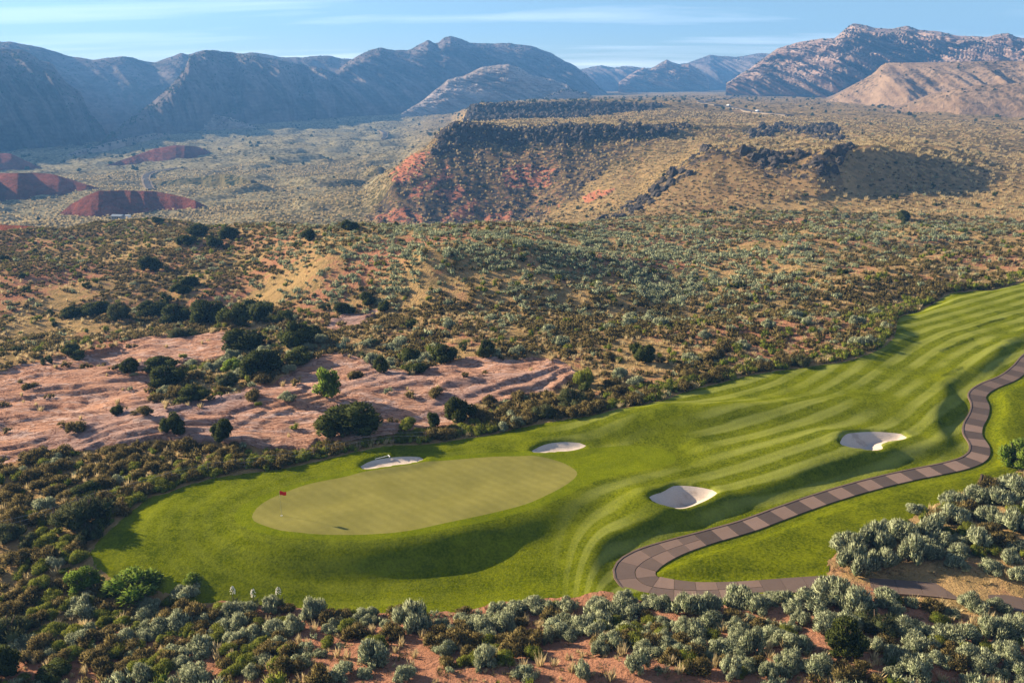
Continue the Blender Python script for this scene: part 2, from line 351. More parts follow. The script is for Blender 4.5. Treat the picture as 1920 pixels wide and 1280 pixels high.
def mat_ground():
    t = NT('desert ground'); p = t.pos()
    big = t.noise(p, .05, 4); mid = t.noise(p, .5, 5, .6); fine = t.noise(p, 5, 5, .65)
    sand = t.mix(mid, (.27, .115, .065), (.42, .215, .135))
    sand = t.mix(t.ramp(fine, .55, .75), sand, (.25, .10, .05))
    straw = t.mix(fine, (.25, .155, .065), (.48, .32, .150))
    straw = t.mix(t.ramp(mid, .45, .7), straw, (.20, .145, .065))
    c = t.mix(t.ramp(t.math('ADD', t.attr('straw'), t.math('MULTIPLY', t.math('SUBTRACT', mid, .5), 1.1)), .35, .65), sand, straw)
    c = t.mix(t.math('MULTIPLY', t.attr('valley'), .75), c, t.mix(fine, (.19, .175, .10), (.43, .38, .24)))
    c = t.mix(t.math('MULTIPLY', t.attr('brown'), .8), c, t.mix(t.noise(p, .5, 5, .7), (.11, .068, .036), (.30, .19, .095)))
    # far off, scrub too small to tell apart
    scr = t.ramp(t.math('ADD', t.voro(p, .30), t.math('MULTIPLY', t.math('SUBTRACT', big, .5), .8)), .62, .30)
    scr2 = t.ramp(t.noise(t.scale(p, (.7, 1.5, 1)), .30, 5, .68), .47, .60)
    green = t.mix(mid, (.042, .040, .018), (.12, .10, .045))
    c = t.mix(t.math('MULTIPLY', t.math('MAXIMUM', scr, scr2), t.attr('scrub')), c, green)
    red = t.mix(t.noise(t.scale(p, (1, 1, 5)), .35, 6, .65), (.28, .095, .050), (.52, .215, .125))
    c = t.mix(t.ramp(t.math('ADD', t.attr('redrock'), t.math('MULTIPLY', t.math('SUBTRACT', mid, .5), .8)), .4, .6), c, red)
    # pink slickrock
    rk = t.mix(t.noise(p, .16, 5, .6, .6), (.43, .205, .125), (.60, .355, .24))
    rk = t.mix(t.ramp(t.noise(t.scale(p, (.35, 1, 3)), .45, 5, .7, 1.2), .48, .66), rk, (.60, .43, .365))
    rk = t.mix(t.ramp(t.noise(p, .045, 3, .5), .50, .66), rk, t.mix(t.noise(p, .5, 5, .7), (.27, .175, .16), (.46, .34, .31)))
    rk = t.mix(t.ramp(t.noise(p, 1.3, 6, .7, .8), .58, .70), rk, (.20, .085, .055))
    bed = t.math('ADD', t.attr('bed'), t.math('MULTIPLY', t.noise(p, .8, 4), .35)); bd = t.ramp(t.noise(t.node_combine(bed), 2.6, 5, .75), .40, .62)
    rk = t.mix(t.math('MULTIPLY', bd, .34), rk, (.27, .15, .125))
    crack = t.ramp(t.math('ABSOLUTE', t.math('SUBTRACT', t.noise(t.scale(p, (.4, 1.1, 1)), .8, 6, .62, 1.4), .5)), .0, .022)
    rk = t.mix(crack, (.27, .13, .09), rk)
    rm = t.ramp(t.math('ADD', t.attr('rock'), t.math('MULTIPLY', t.math('SUBTRACT', t.noise(p, .35, 5, .65), .5), .9)), .42, .56)
    c = t.mix(rm, c, rk)
    bas = t.mix(fine, (.022, .019, .019), (.085, .07, .062))
    bm = t.ramp(t.math('ADD', t.attr('basalt'), t.math('MULTIPLY', t.math('SUBTRACT', t.noise(p, .28, 5, .7), .5), 1.3)), .40, .55)
    c = t.mix(bm, c, bas)
    rh = t.math('ADD', t.math('MULTIPLY', t.noise(t.scale(p, (.45, 1.2, 3)), 1.1, 8, .68, .8), 1.2), t.math('MULTIPLY', crack, .22))
    h = t.math('ADD', t.math('MULTIPLY', rh, rm), t.math('MULTIPLY', t.noise(p, 2.2, 6, .65), t.math('SUBTRACT', 1.0, t.math('MULTIPLY', rm, .6))))
    n = t.bump(h, 1.0, .5)
    return t.done(t.bsdf(c, .95, n, .0))

def mat_turf(name, a, b, grain, gscale, stripe=0.0, attr='lane', period=1.6, patch=.5):
    t = NT(name); p = t.pos()
    g1 = t.noise(p, gscale, 4, .7); g2 = t.noise(p, .35, 4, .6); g3 = t.noise(p, 2.0, 4, .6)
    f = t.math('ADD', t.math('MULTIPLY', g1, grain), t.math('ADD', t.math('MULTIPLY', g2, patch), t.math('MULTIPLY', g3, .35)))
    c = t.mix(t.ramp(f, (grain + patch + .35) * .32, (grain + patch + .35) * .68), a, b)
    if name.startswith('putting'): c = t.mix(t.math('MULTIPLY', t.wave(t.scale(p, (.8, 1, 1)), .55, .6, 1, 1, 'DIAGONAL'), .22), c, tuple(k * .8 for k in a))
    if stripe:
        q = t.math('ADD', t.attr(attr), t.math('MULTIPLY', t.math('SUBTRACT', g2, .5), .7))
        sfac = t.ramp(t.math('SINE', t.math('MULTIPLY', q, 2 * math.pi / period)), -.55, .55)
        q2 = t.math('SINE', t.math('MULTIPLY', t.attr(attr), 2 * math.pi / (period * .37)))
        sfac = t.math('ADD', t.math('MULTIPLY', sfac, .8), t.math('MULTIPLY', q2, .1))
        pale = t.mix(.6, b, (.42, .43, .13))
        c = t.mix(t.math('MULTIPLY', t.math('MULTIPLY', t.math('MULTIPLY', sfac, stripe), t.attr('lanew')), t.ramp(t.noise(p, .11, 4), .30, .56)), c, pale)
    n = t.bump(t.math('ADD', t.math('MULTIPLY', t.noise(t.scale(p, (1, 1, .2)), gscale * 1.3, 4, .75), 1), t.math('MULTIPLY', g3, .5)), 1.0 if grain > .5 else .5, .09 if grain > .5 else .02)
    s = t.bsdf(c, .9, n, .0)
    return t.done(s)

def mat_sand():
    t = NT('bunker sand'); p = t.pos(); f = t.noise(p, 7, 5, .65); g = t.noise(p, .8, 4)
    c = t.mix(f, (.44, .35, .28), (.60, .50, .42)); c = t.mix(t.ramp(g, .5, .7), c, (.40, .31, .25))
    h = t.math('ADD', f, t.math('MULTIPLY', t.wave(t.scale(p, (1, .6, 1)), 2.4, 5, 2), .35))
    return t.done(t.bsdf(c, .9, t.bump(h, .5, .05), .1))

def mat_cliff(name, lo, hi, scrub=.4, strata=.5, veg=(.03, .045, .025), sc=1.0):
    """far sandstone: tone by beds and patches, dark scrub specks"""
    t = NT(name); p = t.pos()
    f = t.noise(t.scale(p, (1, 1, 2.4)), .012 * sc, 8, .62, .6); g = t.noise(p, .06 * sc, 6, .65)
    c = t.mix(t.ramp(t.math('ADD', t.math('MULTIPLY', f, .65), t.math('MULTIPLY', g, .35)), .34, .66), lo, hi)
    st = t.wave(p, .055 * sc, 6, 4, .6, 'Z'); c = t.mix(t.math('MULTIPLY', st, .3 * strata), c, tuple(k * .6 for k in lo))
    sl = t.node('ShaderNodeSeparateXYZ'); t.put(sl.inputs[0], t.node('ShaderNodeNewGeometry').outputs['Normal'])
    flat = t.ramp(sl.outputs[2], .25, .85, .25, 1.0)
    spk = t.ramp(t.math('ADD', t.voro(p, .11 * sc), t.math('MULTIPLY', t.math('SUBTRACT', t.noise(p, .012 * sc, 4), .5), 1.6)), .55, .25)
    c = t.mix(t.math('MULTIPLY', t.math('MULTIPLY', spk, flat), scrub), c, veg)
    h = t.math('ADD', t.noise(t.scale(p, (1, 1, 1.6)), .05 * sc, 8, .7, .5), t.math('MULTIPLY', t.noise(p, .22 * sc, 5, .7), .35))
    return t.done(t.bsdf(c, .95, t.bump(h, 1.0, 10 / sc), .0))

M = {}
M['ground'] = mat_ground()
M['rough'] = mat_turf('rough turf', (.034, .052, .001), (.178, .192, .005), 1.4, 5.0, .0, 'lane', 3.4, .8)
M['mown'] = mat_turf('mown turf', (.038, .058, .001), (.180, .196, .006), 1.2, 5.5, .55, 'lane', 2.2, .8)
M['collar'] = mat_turf('collar turf', (.08, .105, .002), (.185, .208, .005), .7, 8)
M['green'] = mat_turf('putting green turf', (.180, .162, .040), (.245, .218, .058), .3, 9, 0, patch=.8)
M['sand'] = mat_sand()

# ------------------------------------------------------------------ mesh helpers
def link(o, parent=None):
    COL.objects.link(o)
    if parent is not None: o.parent = parent
    return o
def mesh_np(name, V, F, mat=None, smooth=True, attrs=None):
    V = np.asarray(V, np.float32); me = bpy.data.meshes.new(name)
    F = np.asarray(F, np.int32); n, k = F.shape
    me.vertices.add(len(V)); me.vertices.foreach_set('co', V.ravel())
    me.loops.add(n * k); me.loops.foreach_set('vertex_index', F.ravel())
    me.polygons.add(n); me.polygons.foreach_set('loop_start', np.arange(0, n * k, k, dtype=np.int32))
    me.polygons.foreach_set('loop_total', np.full(n, k, np.int32))
    me.polygons.foreach_set('use_smooth', np.full(n, bool(smooth)))
    for a, v in (attrs or {}).items():
        at = me.attributes.new(a, 'FLOAT', 'POINT'); at.data.foreach_set('value', np.asarray(v, np.float32))
    me.update(calc_edges=True); me.validate()
    if mat: me.materials.append(mat)
    return me
def grid_faces(a, b):
    i = np.arange(a - 1)[:, None] * b + np.arange(b - 1)[None, :]
    return np.stack([i, i + b, i + b + 1, i + 1], -1).reshape(-1, 4)
def tag(o, label=None, cat=None, group=None, kind=None):
    for k, v in (('label', label), ('category', cat), ('group', group), ('kind', kind)):
        if v: o[k] = v
    return o
def structure(name, me, parent=None):
    o = link(bpy.data.objects.new(name, me), parent)
    if parent is None: o['kind'] = 'structure'
    return o

# ------------------------------------------------------------------ zones, drawn where they show and laid on the ground
Z_ROCK = [(-300,770),(-40,702),(29,688),(73,680),(117,666),(175,660),(219,647),(262,636),(321,631),(379,627),(424,622),(424,650),(452,690),(500,704),(542,691),(597,669),(645,665),(700,687),(789,697),(807,687),(892,669),(961,677),(996,669),(1064,680),(1082,712),(1040,735),(978,746),(892,756),(845,797),(796,809),(741,823),(597,834),(566,849),(437,840),(321,830),(204,843),(117,852),(29,866),(-40,876),(-300,920)]
Z_ROCK2 = [(604,614),(635,594),(672,585),(712,579),(690,607),(628,624)]
Z_ROCKPOCKET = [(345,690),(430,668),(560,655),(545,700),(440,735),(330,770),(280,745),(300,715)]
Z_TALUS = [(655,430),(700,405),(760,330),(822,262),(850,234),(900,236),(960,244),(1040,237),(1150,239),(1290,240),(1240,262),(1160,300),(1110,345),(1060,385),(1010,420),(900,428),(760,430)]
Z_CLIFF = [(812,300),(820,262),(848,234),(900,236),(960,244),(1040,237),(1150,238),(1292,238),(1240,258),(1150,262),(1060,268),(960,272),(880,268),(840,290)]
Z_CLIFF2 = [(868,232),(885,199),(960,196),(1060,195),(1160,195),(1260,197),(1200,208),(1060,222),(920,228)]
Z_RED = [[(690,424),(720,400),(770,395),(800,425)], [(738,345),(770,298),(808,298),(780,340),(745,360)], [(760,372),(800,345),(848,312),(840,330),(790,372)], [(815,372),(860,352),(880,372),(850,380)], [(820,415),(880,392),(900,378),(880,410),(850,420)], [(900,410),(960,400),(945,424),(905,424)], [(930,320),(1000,316),(990,355),(945,355)], [(990,316),(1040,318),(1035,352),(1000,355)], [(1085,370),(1150,355),(1140,372),(1095,382)]]
Z_KNOLLROCK = [(1105,425),(1180,385),(1240,340),(1300,300),(1330,278),(1400,280),(1450,290),(1560,282),(1600,278),(1560,330),(1500,345),(1440,330),(1400,300),(1340,300),(1290,330),(1200,395),(1130,432)]
Z_KNOLL = [(1080,440),(1180,392),(1300,312),(1340,284),(1450,294),(1560,300),(1580,365),(1400,385),(1250,412)]
Z_KNOLLROCK2 = [(1390,250),(1460,232),(1560,236),(1590,262),(1540,268),(1480,250),(1400,262)]
def soft(mask_pts, u, v):
    m = np.zeros(u.shape)
    for P in mask_pts: m = np.maximum(m, in_poly(u, v, P).astype(float))
    return m
def zone_attrs(V):
    u, v, d = project(V); r = np.hypot(V[:, 0], V[:, 1]); n1 = fbm(V[:, 0], V[:, 1], 22, 3); n2 = fbm(V[:, 0], V[:, 1], 60 + 0 * r, 3)
    ju = u + 9 * perlin(V[:, 0] / 3.0, V[:, 1] / 3.0) + 4 * perlin(V[:, 0] / 1.1, V[:, 1] / 1.1); jv = v + 5 * perlin(V[:, 0] / 3.7 + 9, V[:, 1] / 3.7)
    nearm = r < 135
    rock = np.where(nearm, soft([Z_ROCK, Z_ROCK2], ju, jv) * (1 - .85 * soft([Z_ROCKPOCKET], ju, jv)), 0)
    midm = (r > 270) & (r < 800)
    k = 10
    ju2 = u + 14 * perlin(V[:, 0] / 12, V[:, 1] / 12); jv2 = v + 5 * perlin(V[:, 0] / 9, V[:, 1] / 15)
    basalt = np.where(midm, np.maximum.reduce([.46 * soft([Z_TALUS], ju2, jv2), 1.1 * soft([Z_CLIFF, Z_CLIFF2], ju2, jv2), .50 * soft([Z_KNOLLROCK, Z_KNOLLROCK2], ju2, jv2), .30 * soft([Z_KNOLL], ju2, jv2)]), 0)
    red = np.where(midm & (r < 520), soft(Z_RED, ju2, jv2), 0)
    red = np.maximum(red, np.where(midm & (u < 1060) & (v > 285), .40 * soft([Z_TALUS], u, v), 0))
    straw = .62 + .18 * sstep(220, 330, r) + .28 * n1
    Te = sdf(V[:, 0], V[:, 1], P_TURF); straw = np.where(r < 52, .12 + .15 * n1, straw)
    straw = np.where((r > 120) & (r < 200) & (u < 900), .60 + .38 * n1, straw)
    straw = np.where((Te < 2.5) & (r > 60), .9, straw)
    scrub = sstep(240, 420, r) * np.clip(.8 + .4 * n2, 0, 1)
    scrub = np.where((u > 1250) & (r > 330), scrub * .85, scrub)
    valley = sstep(-14, -28, V[:, 2]) * sstep(900, 700, u)
    brown = np.where(midm, np.maximum(soft([Z_TALUS, Z_KNOLL], ju2, jv2), .45 * sstep(.0, .5, n2 + .2)), 0)
    return dict(brown=brown, valley=valley, rock=rock, basalt=basalt, redrock=red, straw=np.clip(straw, 0, 1), scrub=scrub)

# ------------------------------------------------------------------ the ground sheet
def build_ground():
    A, R = np.meshgrid(AZ, RR, indexing='ij'); x = (np.sin(A) * R).ravel(); y = (np.cos(A) * R).ravel(); r = R.ravel()
    z = H(x, y); T = sdf(x, y, P_TURF)
    u, v, d = project(np.stack([x, y, z], -1))
    V = np.stack([x, y, z], -1); at = zone_attrs(V); at['bed'] = np.zeros(len(V))
    # slickrock: low whalebacks cut into ledges that dip to the right
    rk = at['rock']; rs = sstep(.1, 1, rk); tilt = -.17 * x + .16 * y
    zr = z + rs * (.95 * fbm(x * .35 + y * .25, y * 1.1 - .12 * x, 11, 3) + .3 * ridged(x * .35 + y * .35, y * 1.2 - x * .15, 5.0, 3))
    q = zr * .6 + .55 * tilt + .7 * fbm(x, y, 13, 2); st = .42; at['bed'] = q; k = np.floor(q / st); fr_ = q / st - k
    led = (sstep(.62, .98, fr_) - fr_) * st * np.clip(.55 + .9 * fbm(x + 40, y, 16, 2), 0, 1)
    z = np.where(rk > .02, zr + rs * led * 1.25, z)
    # gullies and blocky basalt on the mesa slopes, hummocks on the valley floor
    bs = at['basalt']; z = z + bs * 1.1 * ridged(x, y, 9, 3) * sstep(280, 330, r)
    zt = sstep(.05, .4, np.maximum(at['redrock'], bs)) * (r > 280); z = z + zt * .8 * ridged((x + .25 * y), (y - .6 * x) * .25, 11, 3)
    val = sstep(380, 480, r) * (r < 1500) * sstep(900, 700, u)
    hum = fbm(x * .45 + .15 * y, y, 58, 3); z = z + val * ((2.0 + 2.6 * sstep(380, 520, u)) * sstep(.05, .35, hum) + 1.2 * fbm(x * .6, y, 16, 3))
    pl = sstep(330, 420, r) * (1 - val) * sstep(1900, 1300, r) * (1 - sstep(0, .3, np.maximum(bs, at['redrock']))); z = z + pl * (1.1 * ridged(x * .5, y, 26, 3) + .5 * fbm(x, y, 8, 2))
    z = z - sstep(-.15, -1.1, T) * .45
    V[:, 2] = z
    o = structure('ground', mesh_np('ground', V, grid_faces(NA, NR)[:, ::-1], M['ground'], True, at)); return V[:, 2].reshape(NA, NR)
GROUND = build_ground()
def ground_h(x, y):
    x = np.asarray(x, float); y = np.asarray(y, float)
    a = np.arctan2(x, np.maximum(y, 0.01)); r = np.hypot(x, y)
    fa = np.clip((a - AZ[0]) / (AZ[1] - AZ[0]), 0, NA - 1.001); fr = np.clip(np.interp(r, RR, IDX), 0, NR - 1.001)
    ia = fa.astype(int); ir = fr.astype(int); ta = fa - ia; tr = fr - ir
    return (GROUND[ia, ir] * (1 - ta) + GROUND[ia + 1, ir] * ta) * (1 - tr) + (GROUND[ia, ir + 1] * (1 - ta) + GROUND[ia + 1, ir + 1] * ta) * tr

# ------------------------------------------------------------------ the golf hole: one triangulation shared by its sheets
def build_golf():
    aa = np.arange(-.62, .80, .0042); rr = np.geomspace(44, 172, 330)
    A, R = np.meshgrid(aa, rr, indexing='ij'); j = rng.random(A.shape) - .5
    x = (np.sin(A + j * .0018) * R).ravel(); y = (np.cos(A) * R * (1 + .0012 * j)).ravel()
    T = sdf(x, y, P_TURF); keep = (T < -.15)
    polys = [P_TURF, P_COLLAR, P_GREEN] + P_BUNK
    for P in polys: keep &= np.abs(sdf(x, y, P)) > .12
    tee_in, tee_out = [], []
    for t in P_TEES:
        c = t.mean(0)
        for sgn, dst in ((-.16, tee_in), (.16, tee_out)):
            q = c + (t - c) * (1 + sgn / np.linalg.norm(t - c, axis=1).mean() * 1.4); n = len(q)
            dst.append(np.concatenate([q[i] + (q[(i + 1) % n] - q[i]) * np.linspace(0, 1, 22)[:-1, None] for i in range(n)]))
    verts = [Vector((a, b)) for a, b in zip(x[keep], y[keep])]; edges = []
    for P in polys + tee_in + tee_out:
        b = len(verts); n = len(P); verts += [Vector((float(p[0]), float(p[1]))) for p in P]; edges += [(b + i, b + (i + 1) % n) for i in range(n)]
    vo, eo, fo, *_ = delaunay_2d_cdt(verts, edges, [], 0, 1e-5)
    V = np.array([(p.x, p.y) for p in vo]); F = np.array([f for f in fo if len(f) == 3])
    c = V[F].mean(1); F = F[in_poly(c[:, 0], c[:, 1], P_TURF)]; c = V[F].mean(1)
    z = H(V[:, 0], V[:, 1]); V3 = np.column_stack([V, z])
    dax, _, sd = seg_dist(V[:, 0], V[:, 1], P_AXIS, False); lane = dax * sd
    dcol = np.minimum(sdf(V[:, 0], V[:, 1], P_COLLAR), 30); left = sstep(8, -4, V[:, 0])
    lane = lane * (1 - left) + dcol * 1.35 * left; lanew = (1 - left) ** 4 + .13 * left ** 4
    reg = np.full(len(F), 0)
    pathd, ar, side = seg_dist(c[:, 0], c[:, 1], P_PATH, False)
    fair = (side < 0) & (ar < 98); reg[fair] = 1
    reg[in_poly(c[:, 0], c[:, 1], P_COLLAR)] = 2; reg[in_poly(c[:, 0], c[:, 1], P_GREEN)] = 3
    for i, P in enumerate(P_BUNK): reg[in_poly(c[:, 0], c[:, 1], P)] = 4 + i
    names = ['rough_turf', 'fairway_turf', 'green_collar', 'putting_green', 'sand_bunker', 'sand_bunker', 'sand_bunker', 'sand_bunker']
    mats = ['rough', 'mown', 'collar', 'green', 'sand', 'sand', 'sand', 'sand']
    labs = ['grass strip between the cart path and the sagebrush', 'mown fairway and banks of bright green turf around the putting green', 'bright short grass collar and approach round the putting green', 'pale olive oval putting green with a red flag',
            'narrow sand bunker behind the left half of the putting green', 'small sand bunker behind the right end of the putting green', 'sand bunker with a shaded left wall, between green and cart path', 'kidney shaped pale sand bunker below the tee terraces']
    for k, nm in enumerate(names):
        f = F[reg == k]
        if not len(f): continue
        ids, inv = np.unique(f, return_inverse=True)
        o = structure(nm, mesh_np(nm, V3[ids], inv.reshape(-1, 3), M[mats[k]], True, dict(lane=lane[ids], lanew=lanew[ids]))); o['label'] = labs[k]
        if k >= 4: o['category'] = 'bunker'
build_golf()

# ------------------------------------------------------------------ mountains, buttes and slickrock hills: solid masses with a front, a crest and a back
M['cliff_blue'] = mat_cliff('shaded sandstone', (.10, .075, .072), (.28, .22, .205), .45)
M['cliff_tan'] = mat_cliff('pale slickrock', (.34, .25, .20), (.52, .41, .34), .35, .7, sc=1.4)
M['cliff_right'] = mat_cliff('pink sandstone', (.30, .19, .15), (.50, .36, .29), .6, .5, sc=1.2)
M['hill_red'] = mat_cliff('red sandstone', (.16, .052, .038), (.29, .095, .062), .3, .6, sc=3.0)
M['butte'] = mat_cliff('tan butte', (.23, .15, .095), (.36, .245, .16), .7, .1, (.07, .055, .032), sc=2.2)
M['hummock'] = mat_cliff('scrub hummock', (.10, .085, .04), (.22, .18, .09), .9, .1, sc=3)
HILLS = []
def mass(name, label, crest, base, mat, dR=None, back=250, p=.8, gul=10, gw=70, lean=.6, rough=1.2, top=0, ns=280, nt=54, R0=None, fine=1.0, seed=0, steep=.5):
    crest = np.array(crest, float); base = np.array(base, float)
    u0, u1 = crest[0, 0], crest[-1, 0]; us = np.linspace(u0, u1, ns)
    bv = np.interp(us, base[:, 0], base[:, 1]); cv = np.interp(us, crest[:, 0], crest[:, 1])
    k = np.hanning(9); k /= k.sum(); cv = np.convolve(np.pad(cv, 4, 'edge'), k, 'valid') * .5 + cv * .5
    dr = np.interp(us, crest[:, 0], crest[:, 2]) * steep
    if R0 is None:
        bu = np.linspace(u0, u1, 24); B = unproject(list(zip(bu, np.interp(bu, us, bv))), hfun=ground_h)
        br = np.interp(us, bu, np.hypot(B[:, 0], B[:, 1]))
    else:
        R0 = np.array(R0, float); br = np.interp(us, R0[:, 0], R0[:, 1])
    kd = np.hanning(33); kd /= kd.sum(); dr = np.convolve(np.pad(dr, 16, 'edge'), kd, 'valid')
    cv = cv + rough * (fbm(us + 99 * seed, us * 0 + seed, 26, 4, .62)) * 1.0
    d = ray(us, cv); hr = np.hypot(d[:, 0], d[:, 1]); R = br + dr
    cx, cy, cz = d[:, 0] / hr * R, d[:, 1] / hr * R, CAMH + d[:, 2] / hr * R
    db = ray(us, bv); hb = np.hypot(db[:, 0], db[:, 1]); bx, by = db[:, 0] / hb * br, db[:, 1] / hb * br; bz = ground_h(bx, by) - 4
    if R0 is not None: bz = np.minimum(bz, CAMH + db[:, 2] / hb * br)
    cz = np.maximum(cz, bz + 1)
    s = np.concatenate([[0], np.cumsum(np.hypot(np.diff(cx), np.diff(cy)))])
    rows = []; hgt = cz - bz
    for i in range(nt):
        t = i / (nt - 1); w = t; zf = t ** p
        nz = ridged(s + lean * t * hgt * 2.0 + 311 * seed, np.full_like(s, t * 2.2 + seed), gw, 4, .55) * .7 + .55 * fbm(s + 77 * seed, t * hgt * 3 + 0 * s, gw * 1.8, 3)
        env = math.sin(math.pi * min(1, t * 1.02)) ** .6
        q = gul * nz * env * np.clip(hgt / 60, .12, 1.3)
        q = q + gul * .42 * ridged(s + lean * t * hgt * 2.4 + 57 * seed, np.full_like(s, t * 3.1), gw * .33, 3, .6) * env * np.clip(hgt / 60, .12, 1.2)
        ex = fine * fbm(s, t * hgt * 2.2 + 50 * seed, 14, 3) * env * np.clip(hgt / 60, .1, 1)
        rad = np.stack([cx, cy], 1) / np.hypot(cx, cy)[:, None]
        X = bx + (cx - bx) * w - rad[:, 0] * q; Y = by + (cy - by) * w - rad[:, 1] * q; Zr = bz + hgt * zf + ex * 1.5 + .12 * q * env
        rows.append(np.stack([X, Y, Zr], -1))
    if top:
        for f in (.15, .5, 1.0):
            k2 = 1 + top * f / np.hypot(cx, cy); rows.append(np.stack([cx * k2, cy * k2, cz - .4 * f + .8 * fbm(cx * k2, cy * k2, 40, 2) * f], -1))
        cx, cy = cx * k2, cy * k2
    for f in (.12, .35, .7, 1.0):
        k2 = 1 + back * f / np.hypot(cx, cy); rows.append(np.stack([cx * k2, cy * k2, cz - (hgt + 10) * f ** 1.3], -1))
    V = np.concatenate(rows); F = grid_faces(len(rows), ns)
    o = structure(name, mesh_np(name, V, F[:, ::-1], M[mat])); o['label'] = label
    HILLS.append((np.stack(rows), name, mat)); return o
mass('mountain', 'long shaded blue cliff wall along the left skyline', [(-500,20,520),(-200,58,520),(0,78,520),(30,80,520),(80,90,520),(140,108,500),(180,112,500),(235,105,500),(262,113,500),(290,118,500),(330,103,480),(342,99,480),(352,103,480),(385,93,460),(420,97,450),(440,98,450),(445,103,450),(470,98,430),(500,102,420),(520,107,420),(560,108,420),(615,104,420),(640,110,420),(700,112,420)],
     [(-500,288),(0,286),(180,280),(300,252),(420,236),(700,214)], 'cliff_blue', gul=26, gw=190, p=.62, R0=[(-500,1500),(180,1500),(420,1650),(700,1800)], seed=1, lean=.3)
mass('mountain', 'near shaded bluff at the left edge below the skyline wall', [(-500,-45,330),(-250,12,330),(-115,62,330),(0,91,330),(40,93,330),(75,112,320),(98,120,310),(120,150,280),(150,172,240),(166,206,200),(190,236,150),(214,278,60)], [(-500,300),(0,296),(100,296),(170,290),(214,281)], 'cliff_blue', gul=50, gw=90, p=.85, rough=2.0, R0=[(-500,1200),(214,1190)], seed=2, lean=.3)  # crest out of view on the left is raised to block the sun
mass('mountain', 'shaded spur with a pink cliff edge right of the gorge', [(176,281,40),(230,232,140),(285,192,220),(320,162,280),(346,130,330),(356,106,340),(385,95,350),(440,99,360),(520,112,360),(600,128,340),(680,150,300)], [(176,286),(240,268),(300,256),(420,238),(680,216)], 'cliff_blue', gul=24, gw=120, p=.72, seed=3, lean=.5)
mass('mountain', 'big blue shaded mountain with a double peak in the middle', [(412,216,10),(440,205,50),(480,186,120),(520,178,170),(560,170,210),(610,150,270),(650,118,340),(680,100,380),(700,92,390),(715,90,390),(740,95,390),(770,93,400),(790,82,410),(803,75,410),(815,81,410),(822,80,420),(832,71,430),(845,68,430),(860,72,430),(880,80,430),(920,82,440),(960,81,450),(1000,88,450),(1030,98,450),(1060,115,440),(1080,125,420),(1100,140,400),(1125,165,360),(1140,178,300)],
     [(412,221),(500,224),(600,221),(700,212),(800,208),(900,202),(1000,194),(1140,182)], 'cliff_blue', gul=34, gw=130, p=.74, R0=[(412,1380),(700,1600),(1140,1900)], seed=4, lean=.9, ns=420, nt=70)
mass('slickrock_ridge', 'pale blue slanting slickrock ridge in front of the double peak', [(752,214,5),(790,190,60),(820,166,110),(840,150,140),(880,138,160),(905,126,180),(925,123,180),(955,120,180),(975,128,180),(1000,142,160),(1040,150,140),(1065,160,120),(1080,178,60)], [(752,216),(850,212),(950,202),(1080,186)], 'cliff_tan', gul=17, gw=46, p=.78, R0=[(752,1430),(1080,1480)], seed=5, lean=1.2, ns=340)
mass('slickrock_dome', 'small pale slickrock dome at the edge of the plateau', [(1015,187,5),(1040,173,22),(1060,167,28),(1080,170,28),(1092,174,26),(1100,172,24),(1112,182,10)], [(1015,188),(1112,184)], 'cliff_tan', gul=6, gw=26, p=.6, R0=[(1015,1330),(1112,1350)], seed=6, ns=120, nt=24)
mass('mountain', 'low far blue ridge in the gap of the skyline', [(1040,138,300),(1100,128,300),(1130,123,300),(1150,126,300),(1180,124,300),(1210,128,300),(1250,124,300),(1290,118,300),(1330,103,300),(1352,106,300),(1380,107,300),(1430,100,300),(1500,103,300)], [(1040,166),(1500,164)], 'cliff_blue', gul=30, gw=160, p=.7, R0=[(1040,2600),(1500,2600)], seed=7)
mass('rock_fins', 'row of tilted rock fins lit along their left edges', [(1160,154,5),(1190,134,70),(1208,126,90),(1216,131,90),(1232,122,100),(1250,112,110),(1262,118,110),(1275,122,110),(1292,119,110),(1312,133,100),(1330,150,60)], [(1160,157),(1330,158)], 'cliff_right', gul=30, gw=58, p=.9, R0=[(1160,2250),(1330,2250)], seed=8, lean=1.6, ns=220)
mass('mountain', 'large pink mountain with fluted left slopes at the right', [(1362,157,5),(1400,132,60),(1430,112,110),(1455,92,170),(1470,88,180),(1500,78,210),(1540,73,230),(1565,72,250),(1580,58,290),(1598,45,320),(1615,45,330),(1640,52,330),(1670,55,330),(1700,49,340),(1720,55,340),(1760,60,340),(1800,68,340),(1850,70,340),(1872,64,340),(1890,63,340),(1910,71,340),(1950,75,340),(2150,84,340),(2600,95,340)],
     [(1362,159),(1420,170),(1500,175),(1560,175),(1700,172),(2600,172)], 'cliff_right', gul=46, gw=66, p=.85, R0=[(1362,1620),(1560,1500),(2600,1500)], seed=9, lean=1.3, ns=520, nt=70)
mass('butte', 'tan flat topped butte below the right mountain', [(1520,206,5),(1565,184,30),(1600,161,70),(1640,136,150),(1652,123,180),(1660,118,185),(1700,118,190),(1800,116,190),(1920,114,190),(2200,110,190),(2600,110,190)], [(1520,208),(1700,206),(2600,206)], 'butte', gul=16, gw=120, p=.9, top=500, rough=.35, R0=[(1520,1150),(1700,1040),(2600,1000)], seed=10, lean=.6)
mass('terrace', 'dark shaded terrace at the right edge below the butte', [(1640,214,3),(1700,198,14),(1735,184,18),(1770,173,30),(1830,161,50),(1920,155,60),(2200,150,60),(2600,150,60)], [(1640,216),(1800,214),(2600,214)], 'butte', gul=5, gw=60, p=.7, top=240, rough=.6, R0=[(1640,960),(1800,900),(2600,860)], seed=11)
